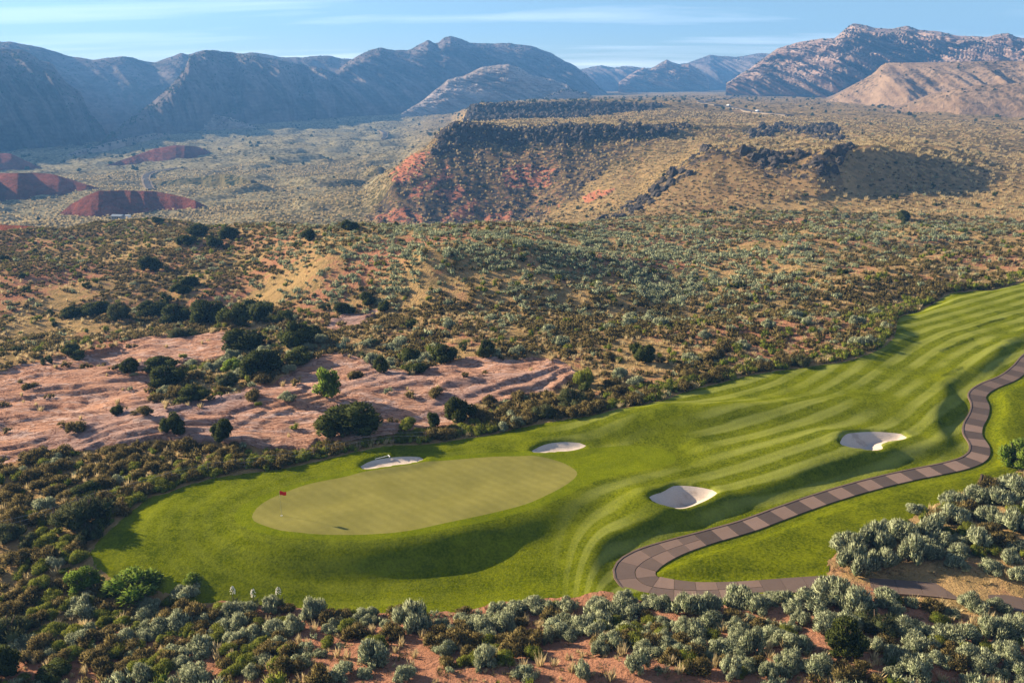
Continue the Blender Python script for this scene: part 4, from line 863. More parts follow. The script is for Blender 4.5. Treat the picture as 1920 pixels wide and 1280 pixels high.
TREES = [
 (663, 838, 128, 62, 'oak', 'widest dark juniper clump just above the left bunker and fence'), (863, 799, 60, 52, 'oak', 'round dark juniper above the right half of the green'),
 (810, 808, 30, 30, 'oak', 'small dark juniper just left of the round juniper above the green'), (419, 842, 42, 42, 'oak', 'round dark juniper at the lower edge of the slickrock'),
 (328, 824, 42, 42, 'oak', 'dark juniper on slickrock, left of the one at its lower edge'), (312, 730, 68, 42, 'oak', 'broad dark oak in the middle of the slickrock pocket'),
 (300, 704, 64, 24, 'oak', 'low dark oak behind the broad oak in the slickrock pocket'), (362, 758, 66, 28, 'oak', 'low dark oak in front of the broad oak on slickrock'),
 (245, 703, 36, 26, 'oak', 'left outer dark bush of the slickrock pocket'), (455, 662, 80, 44, 'oak', 'large round dark oak at the top end of the layered slickrock'),
 (493, 706, 82, 56, 'oak', 'tallest dark oak beside the bright green shoots on slickrock'), (556, 662, 70, 54, 'oak', 'big dark oak right of the large round oak'),
 (567, 688, 58, 36, 'oak', 'dark oak in front of the big oak, where slickrock begins'), (770, 681, 44, 28, 'oak', 'dark oak on the upper slickrock edge, left of a pair'),
 (832, 683, 54, 38, 'oak', 'dark oak on the upper slickrock edge, right of a pair'), (715, 702, 28, 32, 'oak', 'narrow dark juniper on the upper slickrock left of the pair'),
 (782, 702, 46, 22, 'oak', 'low dark bush on the slickrock below the pair of oaks'), (912, 672, 34, 36, 'oak', 'spindly dark tree right of the upper slickrock pair'),
 (222, 778, 26, 20, 'oak', 'small dark bush alone on the grooved left slickrock'), (426, 728, 44, 28, 'olive', 'olive bush at the right end of the slickrock pocket'),
 (330, 612, 62, 40, 'oak', 'dark oak at the left of the wash thicket'), (390, 608, 74, 46, 'oak', 'largest dark oak in the middle of the wash thicket'),
 (446, 614, 66, 46, 'oak', 'dark oak at the right of the wash thicket'), (487, 604, 34, 32, 'oak', 'small dark oak at the right end of the wash thicket'),
 (286, 596, 60, 32, 'oak', 'dark oak behind the left of the wash thicket'), (228, 604, 44, 36, 'olive', 'olive bush left of the wash thicket'),
 (184, 594, 60, 30, 'oak', 'broad dark oak well left of the wash thicket'), (138, 596, 44, 22, 'oak', 'low dark oak near the left end of the wash'),
 (344, 632, 56, 22, 'olive', 'low olive bush below the wash thicket, above the layered rock'), (134, 670, 34, 22, 'oak', 'dark bush above the left end of the layered slickrock'),
 (530, 606, 48, 26, 'oak', 'dark bush on the right edge of the wash'), (585, 640, 44, 28, 'oak', 'dark bush between the wash and the small rock patch'),
 (645, 588, 42, 28, 'oak', 'dark bush just above the small rock patch, left of two'), (690, 578, 34, 26, 'oak', 'dark bush just above the small rock patch, right of two'),
 (722, 588, 28, 22, 'oak', 'small dark bush right of the small rock patch'), (283, 512, 42, 32, 'oak', 'lone dark oak on the left ridge flank'),
 (357, 541, 36, 24, 'oak', 'dark bush on the red sand below the left ridge'), (340, 556, 44, 22, 'oak', 'low dark bush just below the bush on red sand'),
 (372, 445, 40, 22, 'oak', 'dark tree on the left ridge top, left of the gap'), (432, 452, 36, 26, 'oak', 'dark tree on the left ridge top beside the first'),
 (402, 466, 34, 22, 'oak', 'dark tree a little below the two on the left ridge top'), (352, 464, 40, 20, 'oak', 'low dark tree below the left ridge top'),
 (580, 452, 30, 22, 'oak', 'small dark tree on the ridge left of the silvery hill'), (655, 436, 34, 22, 'oak', 'dark tree at the top edge of the silvery hill'),
 (296, 420, 24, 12, 'oak', 'tiny dark tree on the highest point of the left ridge'), (1210, 686, 42, 38, 'oak', 'round dark juniper alone in the scrub above the fairway'),
 (1690, 418, 26, 22, 'oak', 'single dark juniper in the pale scrub at the upper right'), (1422, 706, 0, 0, None, None),
 (166, 1002, 106, 66, 'olive', 'big rounded olive bush at the left tip of the fairway'), (171, 1020, 50, 34, 'olive', 'smaller olive bush in front of the big rounded one'),
 (22, 1020, 52, 36, 'olive', 'rounded green bush at the left edge of the picture'), (56, 1030, 38, 28, 'olive', 'round green bush beside the one at the left edge'),
 (166, 942, 68, 34, 'oak', 'dark green bush beside the left end of the wire fence'), (20, 1218, 90, 60, 'olive', 'big dim olive bush in the lower left corner'),
 (12, 1278, 62, 66, 'oak', 'dark tree cut off by the lower left corner'), (108, 1282, 74, 34, 'oak', 'dark green bush on the bottom edge near the left corner'),
 (1584, 1238, 72, 74, 'oak', 'round dark green bush on red sand at the bottom right'), (1640, 1196, 90, 44, 'olive', 'flat dim bush behind the round dark green bush'),
 (1075, 770, 66, 40, 'olive', 'grey olive bush on the turf edge above the fairway mound'), (1020, 790, 50, 30, 'olive', 'olive bush on the turf edge right of the second bunker'),
 (1095, 726, 42, 36, 'rabbit', 'rounded yellow green bush beside the pale rock stripe'), (1500, 690, 40, 22, 'olive', 'olive bush on the tan grass verge of the fairway'),
 (615, 762, 54, 60, 'bright', 'feathery bright yellow green shrub alone on the slickrock'), (437, 700, 40, 26, 'bright', 'bright green sprigs in the slickrock pocket'),
 (479, 706, 22, 30, 'bright', 'bright green shoots in front of the tallest dark oak'), (160, 1118, 62, 46, 'bright', 'vivid green bush left of the fairway turf'),
 (252, 1138, 106, 46, 'bright', 'vivid green spreading bush under the left end of the turf'), (1900, 886, 60, 60, 'bright', 'bright green leafy tree at the right edge beside the path'),
 (472, 602, 26, 16, 'bright', 'small bright bush in front of the wash thicket'), (365, 1108, 40, 26, 'bright', 'fresh green sprigs between sagebrush under the turf'),
]
for (u, v, w, h, k, lab) in TREES:
    if k is None: continue
    tree = k == 'oak' or 'tree' in lab
    plant_px(u, v, w, h, k, lab, JT if k == 'oak' and u < 1000 and v > 560 and v < 860 else None, ('juniper_tree' if 'juniper' in lab else 'oak_tree') if k == 'oak' else None, 'tree' if tree else 'shrub')
BIGSAGE = [(1600,1080,84,80),(1650,1076,90,62),(1700,1060,80,70),(1590,1046,70,60),(1640,1034,80,60),(1690,1020,84,64),(1740,1010,90,70),(1780,985,80,60),(1830,1030,70,60),(1790,1046,70,44),(1745,1050,64,40),(1850,985,80,60),(1895,1000,70,70),(1870,950,70,50),(1900,935,70,60),(1830,945,64,40),(1715,965,60,34),
 (1520,1150,84,66),(1560,1140,90,70),(1600,1155,90,66),(1540,1185,70,50),(1590,1190,74,50),(1500,1175,56,44),(1385,1140,86,58),(1420,1150,60,40),(1330,1150,60,44),(1290,1160,70,60),(1240,1145,70,50),(1410,1228,80,74),(1370,1275,66,56),(1440,1130,50,30),
 (1820,1150,70,50),(1870,1150,60,44),(1800,1210,70,60),(1855,1200,80,64),(1905,1180,60,50),(1885,1245,70,60),(1830,1265,80,50),(1760,1250,60,46),(1905,1100,44,36),(1855,1075,60,36),(1895,1060,44,40),
 (775,1185,80,74),(830,1185,50,40),(885,1190,50,40),(945,1185,56,56),(1000,1150,70,50),(1065,1150,70,44),(1120,1160,60,48),(1175,1165,60,50),(905,1255,70,64),(760,1282,60,50),(835,1230,50,44),(700,1250,70,60),(1025,1210,44,50),(1195,1265,60,56),(1125,1230,50,46),(590,1165,70,52),(470,1205,70,44),(510,1150,56,42),(350,1130,60,46),(275,1165,66,44),(160,1160,64,40),(270,1282,60,44),(380,1235,60,36),(550,1190,70,50),(340,1255,46,36),(470,1275,60,40),(1440,1275,50,40),(1095,1275,60,44),(985,1278,56,40),(640,1275,60,44)]
BIGSAGE = [(u, v, w * random.uniform(.6, .95), h * random.uniform(.6, .9)) for u, v, w, h in BIGSAGE]
for (u, v, w, h) in BIGSAGE: TAKEN.append((*unproject([(u, v)], hfun=ground_h)[0][:2], .9 * w / 32 / 2))
def free(a, extra):
    if not len(a): return a
    t = np.array(TAKEN); d = np.hypot(a[:, 0:1] - t[None, :, 0], a[:, 1:2] - t[None, :, 1]) - t[None, :, 2] * .8
    return a[d.min(1) > extra * a[:, 3]]
def where(u, v):
    """words for a place in the view"""
    if v > 1085:
        row = 'at bottom edge' if v > 1195 else 'nearest the turf'
        c = [(190, 'in left corner scrub'), (400, 'below left turf tip'), (600, 'below the yucca stalks'), (700, 'left below shaded bank'), (800, 'below shaded bank'), (980, 'right below shaded bank'), (1150, 'left of path bend'), (1340, 'below path bend'), (1480, 'left of round dark bush'), (1700, 'around round dark bush'), (1815, 'right of round dark bush'), (9999, 'in right corner')]
        return f"{[t for k, t in c if u < k][0]} {row}"
    if u > 1500 and v > 860:
        a = 'left end' if u < 1640 else 'middle' if u < 1790 else 'right end'
        return f"at {a} above lower path, {'front' if v > 1010 else 'back'}"
    if v > 835:
        a = 'at left picture edge' if u < 120 else 'left of fence' if u < 260 else 'above fence' if u < 420 else 'behind fence by turf'
        return f"{a}, {'lower' if v > 930 else 'upper' if v < 880 else 'middle'} part"
    a = 'left' if u < 420 else 'centre left' if u < 800 else 'centre' if u < 1150 else 'centre right' if u < 1500 else 'right'
    b = 'beside slickrock' if (u < 1050 and v > 620) else 'on fairway verge' if (u > 1050 and v > 600) else 'on open hillside'
    return f"{b}, {a}"
DESC = dict(sage='silver grey sagebrush', dark='dark brown bush', rabbit='yellow green bush')
ORD = ['largest', 'second largest', 'third largest', 'fourth largest', 'fifth largest', 'sixth largest']
CNT = ['leftmost', 'second from left', 'third from left', 'fourth from left', 'fifth from left', 'sixth from left', 'seventh from left', 'eighth from left', 'ninth from left', 'tenth from left', 'eleventh from left', 'twelfth from left', 'thirteenth from left', 'fourteenth from left']
def rank_labels(ids, size, u, v, desc, zname):
    """biggest ones by size, the others by their order from the left in up to four rows; past that they share their words"""
    ids = sorted(ids, key=lambda i: -size[i]); n = len(ids); out = {}
    if n == 1: return {ids[0]: f"{desc} {zname}"}
    big = ids if n <= 6 else ids[:6]; rest = [] if n <= 6 else ids[6:]
    for q, i in enumerate(big): out[i] = f"{ORD[q]} {desc} {zname}"
    rows = max(1, -(-len(rest) // 14))
    rest = sorted(rest, key=lambda i: -v[i]); per = -(-len(rest) // rows) if rest else 1
    for r in range(rows):
        part = sorted(rest[r * per:(r + 1) * per], key=lambda i: u[i]); rn = [''] if rows == 1 else ['front row '] + [f'{w} row ' for w in ('second', 'third', 'fourth', 'fifth', 'sixth', 'seventh')[:max(0, rows - 2)]] + ['back row ']
        for q, i in enumerate(part): out[i] = f"{CNT[q]} lesser {rn[r]}{desc} {zname}" if q < len(CNT) else f"rightmost lesser {rn[r]}{desc} {zname}" if q == len(part) - 1 else f"next to rightmost lesser {rn[r]}{desc} {zname}"
    return out
def label_zone(items, desc):
    Zs = {}
    for i, (s, u, v) in enumerate(items): Zs.setdefault(where(u, v), []).append(i)
    lab = [None] * len(items); grp = [None] * len(items); S, U_, V_ = zip(*items)
    for zname, ids in Zs.items():
        for i, l in rank_labels(ids, S, U_, V_, desc, zname).items(): lab[i] = l; grp[i] = f"{desc} {zname}"
    return lab, grp
def instancer(name, label, pts, kinds, sink=.06, zs=(.85, 1.2), tilt=0.0):
    """one ground-cover object: points carrying size and turn, a plant set on each"""
    n = len(pts)
    if not n: return
    me = bpy.data.meshes.new(name); me.vertices.add(n); co = pts[:, :3].copy(); co[:, 2] -= sink * pts[:, 3]; me.vertices.foreach_set('co', co.astype(np.float32).ravel())
    S = np.stack([pts[:, 3] * rng.uniform(.85, 1.15, n), pts[:, 3] * rng.uniform(.85, 1.15, n), pts[:, 3] * rng.uniform(*zs, n)], -1).astype(np.float32)
    a = me.attributes.new('sc', 'FLOAT_VECTOR', 'POINT'); a.data.foreach_set('vector', S.ravel())
    rt = np.stack([rng.normal(0, tilt, n), rng.normal(0, tilt, n), rng.random(n) * 6.283], -1).astype(np.float32)
    a = me.attributes.new('rt', 'FLOAT_VECTOR', 'POINT'); a.data.foreach_set('vector', rt.ravel())
    a = me.attributes.new('pk', 'INT', 'POINT'); a.data.foreach_set('value', rng.integers(0, len(kinds), n).astype(np.int32))
    col = bpy.data.collections.new(name + '_plants')
    for k in kinds: col.objects.link(bpy.data.objects.new(k.name, k))
    ng = bpy.data.node_groups.new(name, 'GeometryNodeTree'); ng.interface.new_socket('Geometry', in_out='INPUT', socket_type='NodeSocketGeometry'); ng.interface.new_socket('Geometry', in_out='OUTPUT', socket_type='NodeSocketGeometry')
    N, L = ng.nodes, ng.links; gi, go = N.new('NodeGroupInput'), N.new('NodeGroupOutput'); ci = N.new('GeometryNodeCollectionInfo'); ip = N.new('GeometryNodeInstanceOnPoints')
    ci.inputs['Collection'].default_value = col; ci.inputs['Separate Children'].default_value = True; ci.inputs['Reset Children'].default_value = True
    def na(nm, t):
        q = N.new('GeometryNodeInputNamedAttribute'); q.data_type = t; q.inputs[0].default_value = nm; return q.outputs[0]
    e2r = N.new('FunctionNodeEulerToRotation'); L.new(na('rt', 'FLOAT_VECTOR'), e2r.inputs[0])
    L.new(gi.outputs[0], ip.inputs['Points']); L.new(ci.outputs[0], ip.inputs['Instance']); ip.inputs['Pick Instance'].default_value = True
    L.new(na('pk', 'INT'), ip.inputs['Instance Index']); L.new(e2r.outputs[0], ip.inputs['Rotation']); L.new(na('sc', 'FLOAT_VECTOR'), ip.inputs['Scale']); L.new(ip.outputs[0], go.inputs[0])
    o = link(bpy.data.objects.new(name, me)); o.modifiers.new('scatter', 'NODES').node_group = ng
    o['kind'] = 'stuff'; o['label'] = label; return o
def countable(kind, extra, lim, nm, more, more_label, hand=()):
    a = free(SCAT[kind], extra); vis = (a[:, 4] > 4) & (a[:, 4] < 1916) & (a[:, 5] < 1284) & (a[:, 5] > 400); px_ = np.where(vis, a[:, 3] * FPX / a[:, 6], 0)
    o = np.argsort(-px_); k = min(lim - len(hand), int((px_ > 0).sum())); ind, rest = a[o[:k]], a[o[k:]]
    rows = []
    for (u, v, w, h) in hand:
        p = unproject([(u, v)], hfun=ground_h)[0]; d = float(project(p)[2]); dep = math.atan2(CAMH - p[2], math.hypot(p[0], p[1])); R = w * d / FPX / 2
        Hm = max(.8 * R, (h * d / FPX - .75 * R * math.sin(dep)) / math.cos(dep)); rd = p[:2] / np.linalg.norm(p[:2]); c = p[:2] + rd * R * .6
        rows.append((c[0], c[1], float(ground_h(c[:1], c[1:])[0]), R, Hm, w, u, v))
    for (x, y, z, s, u, v, d) in ind: rows.append((x, y, z, s, s * random.uniform(.85, 1.2), 2 * s * FPX / d, u, v))
    labs, grps = label_zone([(r[5], r[6], r[7]) for r in rows], DESC[kind])
    for r, l, g in zip(rows, labs, grps): plant(kind, r[0], r[1], r[2] - .05 * r[3], r[3], r[4], l, g, r[5] > 26, nm)
    nr = rest[rest[:, 6] < 100]; fr = rest[rest[:, 6] >= 100]
    instancer(more + '_cover', more_label, np.concatenate([nr, fr]), PROTO[kind + '_lo'], .05, (1.0, 1.55))
countable('sage', .35, 300, 'sagebrush', 'sagebrush', 'silver sagebrush dotted over the far slopes', BIGSAGE)
countable('dark', .35, 300, 'blackbrush', 'dark_scrub', 'dark brown scrub covering the hillsides and the valley')
countable('rabbit', .35, 300, 'rabbitbrush', 'rabbitbrush', 'yellow green bushes scattered through the far scrub')
instancer('dry_grass', 'tufts of straw coloured dry grass between the bushes', free(SCAT['straw'], .2), PROTO['straw'], .03, (.7, 1.1))
far_oak = np.concatenate([free(SCAT['oak'], .3), SCAT['olive']]); far_oak = far_oak[np.argsort(far_oak[:, 6])]
instancer('tree_cover', 'small dark junipers and oaks scattered over the thicket and far slopes', far_oak, PROTO['oak_lo'] + PROTO['olive_lo'], .05, (.8, 1.2))

def litter():
    n = 9000; a = rng.uniform(-.72, .72, n); r = rng.uniform(28, 62, n); x, y = np.sin(a) * r, np.cos(a) * r; T = sdf(x, y, P_TURF); pd, _, _ = seg_dist(x, y, P_PATH[::2], False)
    k = (T > .2) & (pd > 1.4) & (fbm(x, y, 3.5, 2) > -.25); x, y = x[k], y[k]; P = np.stack([x, y, ground_h(x, y), rng.uniform(.12, .42, len(x))], -1)
    twig = [tuft_mesh('twigs', M['dark' if i < 2 else 'bark'], 60 + i, 16, .7, 1.3, .04) for i in range(3)]
    instancer('twig_litter', 'dry twigs and sprouts littering the red sand', P, twig + PROTO['straw'][:1], .02, (.5, .9))
litter()

# ------------------------------------------------------------------ basalt boulders along the rims and down the talus
M['basalt'] = (lambda t: t.done(t.bsdf(t.mix(t.noise(t.pos(), 1.2, 5, .7), (.018, .016, .016), (.085, .068, .060)), .85, t.bump(t.noise(t.pos(), 2.5, 6, .7), .8, .4), .25)))(NT('basalt'))
def boulder_mesh(seed, tall):
    g = np.random.default_rng(seed); nu, nv = 8, 5; V = []
    for i in range(nv):
        ph = -.5 * math.pi + math.pi * (i + .5) / nv
        for j in range(nu):
            a = 2 * math.pi * (j + .4 * (i % 2)) / nu; k = g.uniform(.72, 1.15); V.append((math.cos(ph) ** .6 * math.cos(a) * k, math.cos(ph) ** .6 * math.sin(a) * k, (math.sin(ph) + .55) * tall * g.uniform(.85, 1.1)))
    V += [(0, 0, -.4 * tall), (.1, 0, 1.5 * tall)]; F = []
    for i in range(nv - 1):
        for j in range(nu): a, b = i * nu + j, i * nu + (j + 1) % nu; F += [(a, b, b + nu), (a, b + nu, a + nu)]
    for j in range(nu): F += [(nu * nv, (j + 1) % nu, j), (nu * nv + 1, (nv - 1) * nu + j, (nv - 1) * nu + (j + 1) % nu)]
    return mesh_np('boulder', np.array(V), F, M['basalt'], False)
BOULD = [boulder_mesh(900 + i, (.55, .65, .75, .9, 1.15)[i]) for i in range(5)]
def boulders():
    n = 60000; a = rng.uniform(-.2, .5, n); r = np.sqrt(rng.uniform(280 ** 2, 800 ** 2, n)); x, y = np.sin(a) * r, np.cos(a) * r; z = ground_h(x, y); u, v, d = project(np.stack([x, y, z], -1))
    ju, jv = u + 6 * perlin(x / 9, y / 9), v + 4 * perlin(x / 7 + 5, y / 7); n1 = fbm(x, y, 26, 3)
    cl = (soft([Z_CLIFF], ju, jv) * (r < 520) + soft([Z_CLIFF2], ju, jv) * (r > 680) + soft([Z_KNOLLROCK], ju, jv) * (r < 400) * (n1 > -.1) + soft([Z_KNOLLROCK2], ju, jv) * (n1 > .05) * (r < 620)) > .5
    ta = (soft([Z_TALUS], ju, jv) > .5) & (r < 500) & (n1 > -.05)
    keep = (cl & (rng.random(n) < .5)) | (ta & (rng.random(n) < .16)); s = np.where(cl, rng.uniform(.7, 1.75, n) ** 1.4, rng.uniform(.4, 1.15, n)) * np.where(r > 600, 1.2, 1)
    P = np.stack([x, y, z, s, u, v, d], -1)[keep]; P = P[np.argsort(-P[:, 3] / P[:, 6])]; vis = (P[:, 4] > 0) & (P[:, 4] < 1920)
    ind = P[vis][:290]; rest = np.concatenate([P[vis][290:], P[~vis]])
    def wz(u, v):
        if u > 1090 and v > 268:
            return 'on rock spine' if u < 1320 else 'on left knoll rim' if u < 1440 else 'on right knoll rim'
        if u > 1380: return 'on stony rise behind knoll'
        if v < 232: return 'on far mesa step'
        if v < 285: return f"along {'left' if u < 950 else 'middle' if u < 1100 else 'right'} mesa rim"
        return f"on {'left' if u < 850 else 'middle' if u < 1000 else 'right'} mesa talus"
    Zs = {}
    for i, p in enumerate(ind): Zs.setdefault(wz(p[4], p[5]), []).append(i)
    for zn, ids in Zs.items():
        lb = rank_labels(ids, ind[:, 3] / ind[:, 6], ind[:, 4], ind[:, 5], 'black basalt boulder', zn)
        for i in ids:
            x, y, z, s = ind[i][:4]; o = link(bpy.data.objects.new('boulder', BOULD[random.randrange(5)])); o.location = (x, y, z - .3 * s)
            o.scale = (s * random.uniform(.8, 1.2), s * random.uniform(.8, 1.2), s * random.uniform(.8, 1.2)); o.rotation_euler = (random.gauss(0, .2), random.gauss(0, .2), random.random() * 6)
            tag(o, lb[i], 'boulder', f"black boulders {zn}")
    instancer('basalt_rubble', 'black basalt rubble below the mesa rims', rest, BOULD, .3, (.8, 1.2), .2)
boulders()

# ------------------------------------------------------------------ scrub on the mountain tops
def mountain_scrub():
    P = []
    for rows, name, mat in HILLS:
        if mat in ('hill_red', 'hummock'): continue
        n = {'mountain': 420, 'butte': 120, 'terrace': 60}.get(name, 60); nt, ns = rows.shape[:2]
        t = np.clip(1 - np.abs(rng.normal(0, .22, n)), 0, 1) * (nt - 6 if name not in ('butte', 'terrace') else nt - 9); s = rng.random(n) * (ns - 2)
        i, j = t.astype(int), s.astype(int); fi, fj = (t - i)[:, None], (s - j)[:, None]
        q = (rows[i, j] * (1 - fi) + rows[i + 1, j] * fi) * (1 - fj) + (rows[i, j + 1] * (1 - fi) + rows[i + 1, j + 1] * fi) * fj
        P.append(np.column_stack([q, rng.uniform(1.2, 2.6, n) * (1 if name == 'mountain' else .7)]))
    instancer('mountain_scrub', 'tiny dark trees dotting the mountain crests and slopes', np.concatenate(P), PROTO['oak_lo'], .1, (.8, 1.3))
mountain_scrub()

# ------------------------------------------------------------------ small built things
def gz(x, y): return float(ground_h(np.array([x]), np.array([y]))[0])
def hz(x, y): return float(H(np.array([x]), np.array([y]))[0])
def box(V, F, c, sz, yaw=0.0):
    b = len(V); ca, sa = math.cos(yaw), math.sin(yaw)
    for dz in (-.5, .5):
        for dx, dy in ((-.5, -.5), (.5, -.5), (.5, .5), (-.5, .5)):
            x, y = dx * sz[0], dy * sz[1]; V.append((c[0] + x * ca - y * sa, c[1] + x * sa + y * ca, c[2] + dz * sz[2]))
    F += [(b, b + 3, b + 2, b + 1), (b + 4, b + 5, b + 6, b + 7)] + [(b + i, b + (i + 1) % 4, b + 4 + (i + 1) % 4, b + 4 + i) for i in range(4)]
def part(name, V, F, mat, parent, smooth=False):
    return link(bpy.data.objects.new(name, mesh_np(name, np.array(V, float), F, mat, smooth)), parent)
def empty(name, loc, rz=0): e = link(bpy.data.objects.new(name, None)); e.location = loc; e.rotation_euler = (0, 0, rz); return e
M['pole'] = mat_plain('yellowed flagstick', (.40, .38, .20), .5, .3); M['white'] = mat_plain('white paint', (.78, .77, .74), .5, .4); M['red'] = mat_plain('red flag cloth', (.62, .02, .015), .7, .2)
M['dkwood'] = mat_plain('dark weathered wood', (.06, .042, .03), .9, .1, 0, .3); M['wire'] = mat_plain('galvanised wire', (.42, .41, .39), .4, .5, .8); M['rust'] = mat_plain('rusty steel post', (.16, .10, .07), .8, .2)
M['glass'] = mat_plain('dark window glass', (.03, .035, .045), .15, .6); M['tyre'] = mat_plain('tyre rubber', (.02, .02, .02), .9, .1); M['roof'] = mat_plain('pale metal roof', (.24, .27, .31), .6, .2); M['wall'] = mat_plain('pale stucco', (.30, .27, .24), .9, .1)
M['asphalt'] = (lambda t: t.done(t.bsdf(t.mix(t.noise(t.pos(), .4, 5), (.07, .067, .07), (.11, .105, .11)), .9, None, 0.0)))(NT('sun bleached asphalt'))
M['shoulder'] = (lambda t: t.done(t.bsdf(t.mix(t.noise(t.pos(), .3, 5), (.20, .155, .11), (.29, .225, .16)), .95, None, 0.0)))(NT('gravel shoulder'))

# flagstick in its cup
fp = plane_xy([(528, 965)], GZ)[0]; fz = hz(*fp); fl = empty('golf_flag', (fp[0], fp[1], fz))
tag(fl, 'red golf flag on a thin pole standing in the putting green', 'flag')
V, F = [], []; limb(V, F, (0, 0, -.1), (0, 0, 2.2), .016, .011, 8, 2); part('pole', V, F, M['pole'], fl, True)
V, F = [], []; nx, nzv = 12, 6
for i in range(nx):
    for j in range(nzv):
        t = i / (nx - 1); V.append((.02 + .50 * t, .075 * math.sin(t * 7) * t, 2.22 - .10 * t - .36 * j / (nzv - 1) * (1 - .12 * t)))
F = [tuple(f) for f in grid_faces(nx, nzv)]; fo = part('flag_cloth', V, F, M['red'], fl, True); fo.modifiers.new('thickness', 'SOLIDIFY').thickness = .006
V, F = [], []
for k in range(16):
    a = 2 * math.pi * k / 16; V += [(.085 * math.cos(a), .085 * math.sin(a), .012), (.062 * math.cos(a), .062 * math.sin(a), .014), (.062 * math.cos(a), .062 * math.sin(a), -.1)]
for k in range(16): a, b = 3 * k, 3 * ((k + 1) % 16); F += [(a, b, b + 1, a + 1), (a + 1, b + 1, b + 2, a + 2)]
part('cup', V, F, M['white'], fl)

# wire fence behind the green
def build_fence(px, label, step=3.0):
    L = spline(XY(px), .4); c = np.concatenate([[0], np.cumsum(np.hypot(*np.diff(L, axis=0).T))]); n = int(c[-1] / step); S = np.linspace(0, c[-1], n + 1)
    pts = [(np.interp(s, c, L[:, 0]), np.interp(s, c, L[:, 1])) for s in S]; p0 = pts[0]; z0 = gz(*p0); e = empty('wire_fence', (p0[0], p0[1], z0)); tag(e, label, 'fence')
    tops = []
    for i, p in enumerate(pts):
        z = gz(*p); V, F = [], []; lx, ly = random.gauss(0, .04), random.gauss(0, .04); q = np.array((p[0] - p0[0], p[1] - p0[1], z - z0)); h = random.uniform(1.12, 1.28)
        limb(V, F, q + (0, 0, -.3), q + (lx, ly, h), .038, .032, 6, 2); part('post', V, F, M['rust'], e, True); tops.append(q + np.array((lx, ly, 0)))
    for k in (.35, .72, 1.08):
        V, F = [], []
        for a, b in zip(tops[:-1], tops[1:]):
            m = (a + b) / 2 + (0, 0, k - .04); limb(V, F, a + (0, 0, k), m, .009, .009, 4, 1); limb(V, F, m, b + (0, 0, k), .009, .009, 4, 1)
        part('wire', V, F, M['wire'], e)
build_fence([(-60, 1012), (60, 985), (120, 966), (200, 943), (262, 926), (330, 904), (431, 885), (525, 869), (590, 858)], 'low wire fence on rusty posts between dark scrub and left turf')
build_fence([(612, 854), (680, 843), (745, 832), (800, 827)], 'short wire fence below the wide juniper clump', 2.4)

# yuccas in flower under the turf
for (u, v, h, lab) in ((438, 1134, 1.55, 'leftmost of three yuccas with cream flower stalks under the turf'), (476, 1136, 1.4, 'middle one of three yuccas with cream flower stalks under the turf'), (523, 1134, 1.5, 'rightmost of three yuccas with cream flower stalks under the turf')):
    p = unproject([(u, v)], hfun=ground_h)[0]; e = empty('yucca', p); tag(e, lab, 'yucca', 'flowering yuccas under the turf')
    link(bpy.data.objects.new('leaves', tuft_mesh('leaves', M['olive'], 70, 46, .5, 1.1, .028)), e)
    V, F = [], []; limb(V, F, (0, 0, 0), (.06, 0, h), .022, .012, 6, 3, .01, np.random.default_rng(3)); part('stalk', V, F, M['olive'], e, True)
    V, F = [], []; g = np.random.default_rng(int(u))
    for k in range(46):
        t = g.random(); r = .11 * math.sin(math.pi * min(1, .25 + .75 * t)) + .02; a = g.random() * 6.28; c = np.array((.05 + r * math.cos(a), r * math.sin(a), h * (.62 + .40 * t)))
        limb(V, F, c, c + (.05 * math.cos(a), .05 * math.sin(a), -.06), .012, .035, 5, 1)
    part('flowers', V, F, M['yucca_flower'], e)

# marker post beside the path, rake by the bunker
p = unproject([(1836, 917)], hfun=ground_h)[0]; e = empty('marker_post', p); tag(e, 'dark square wooden post among sagebrush right of the path', 'post')
V, F = [], []; box(V, F, (0, 0, .6), (.16, .16, 1.5), .3); part('shaft', V, F, M['dkwood'], e); V, F = [], []; box(V, F, (0, 0, 1.37), (.20, .20, .05), .3); part('cap', V, F, M['dkwood'], e)
p = unproject([(717, 858)], hfun=lambda x, y: H(x, y))[0]; e = empty('bunker_rake', (p[0], p[1], p[2] + .03), .5); tag(e, 'small white bunker rake lying behind the left bunker', 'rake')
V, F = [], []; limb(V, F, (-.7, 0, .03), (.6, 0, .05), .022, .022, 6, 1); part('handle', V, F, M['white'], e); V, F = [], []; box(V, F, (.62, 0, .05), (.07, .55, .05))
for k in range(9): limb(V, F, (.62, -.25 + .0625 * k, .03), (.64, -.25 + .0625 * k, -.06), .01, .006, 4, 1)
part('rake_head', V, F, M['white'], e)

# roads far off, the cars on one of them, the house in the valley
def road(px, w, label, lift=.7):
    P = unproject(px, hfun=ground_h); L = spline(P[:, :2], 4.0); d = np.gradient(L, axis=0); d /= np.linalg.norm(d, axis=1)[:, None]; nr = np.stack([d[:, 1], -d[:, 0]], -1)
    z = np.array([max(gz(*(q + n * k)) for k in (-w, 0, w)) for q, n in zip(L, nr)]); kk = np.hanning(9); kk /= kk.sum(); z = np.convolve(np.pad(z, 4, 'edge'), kk, 'valid') + lift
    def rib(hw, up):
        V = []
        for q, n, zz_ in zip(L, nr, z):
            for k, dz in ((-hw, -2.5), (-hw, up), (hw, up), (hw, -2.5)): V.append((*(q + n * k), zz_ + dz))
        F = []
        for i in range(len(L) - 1):
            for j in range(3): a = i * 4 + j; F.append((a, a + 1, a + 5, a + 4))
        return V, F
    V, F = rib(w * .5, 0); o = structure('road', mesh_np('road', np.array(V), F, M['asphalt'], False)); o['label'] = label
    V, F = rib(w * .78, -.12); structure('road_shoulder', mesh_np('road_shoulder', np.array(V), F, M['shoulder'], False), o)
    return L, z
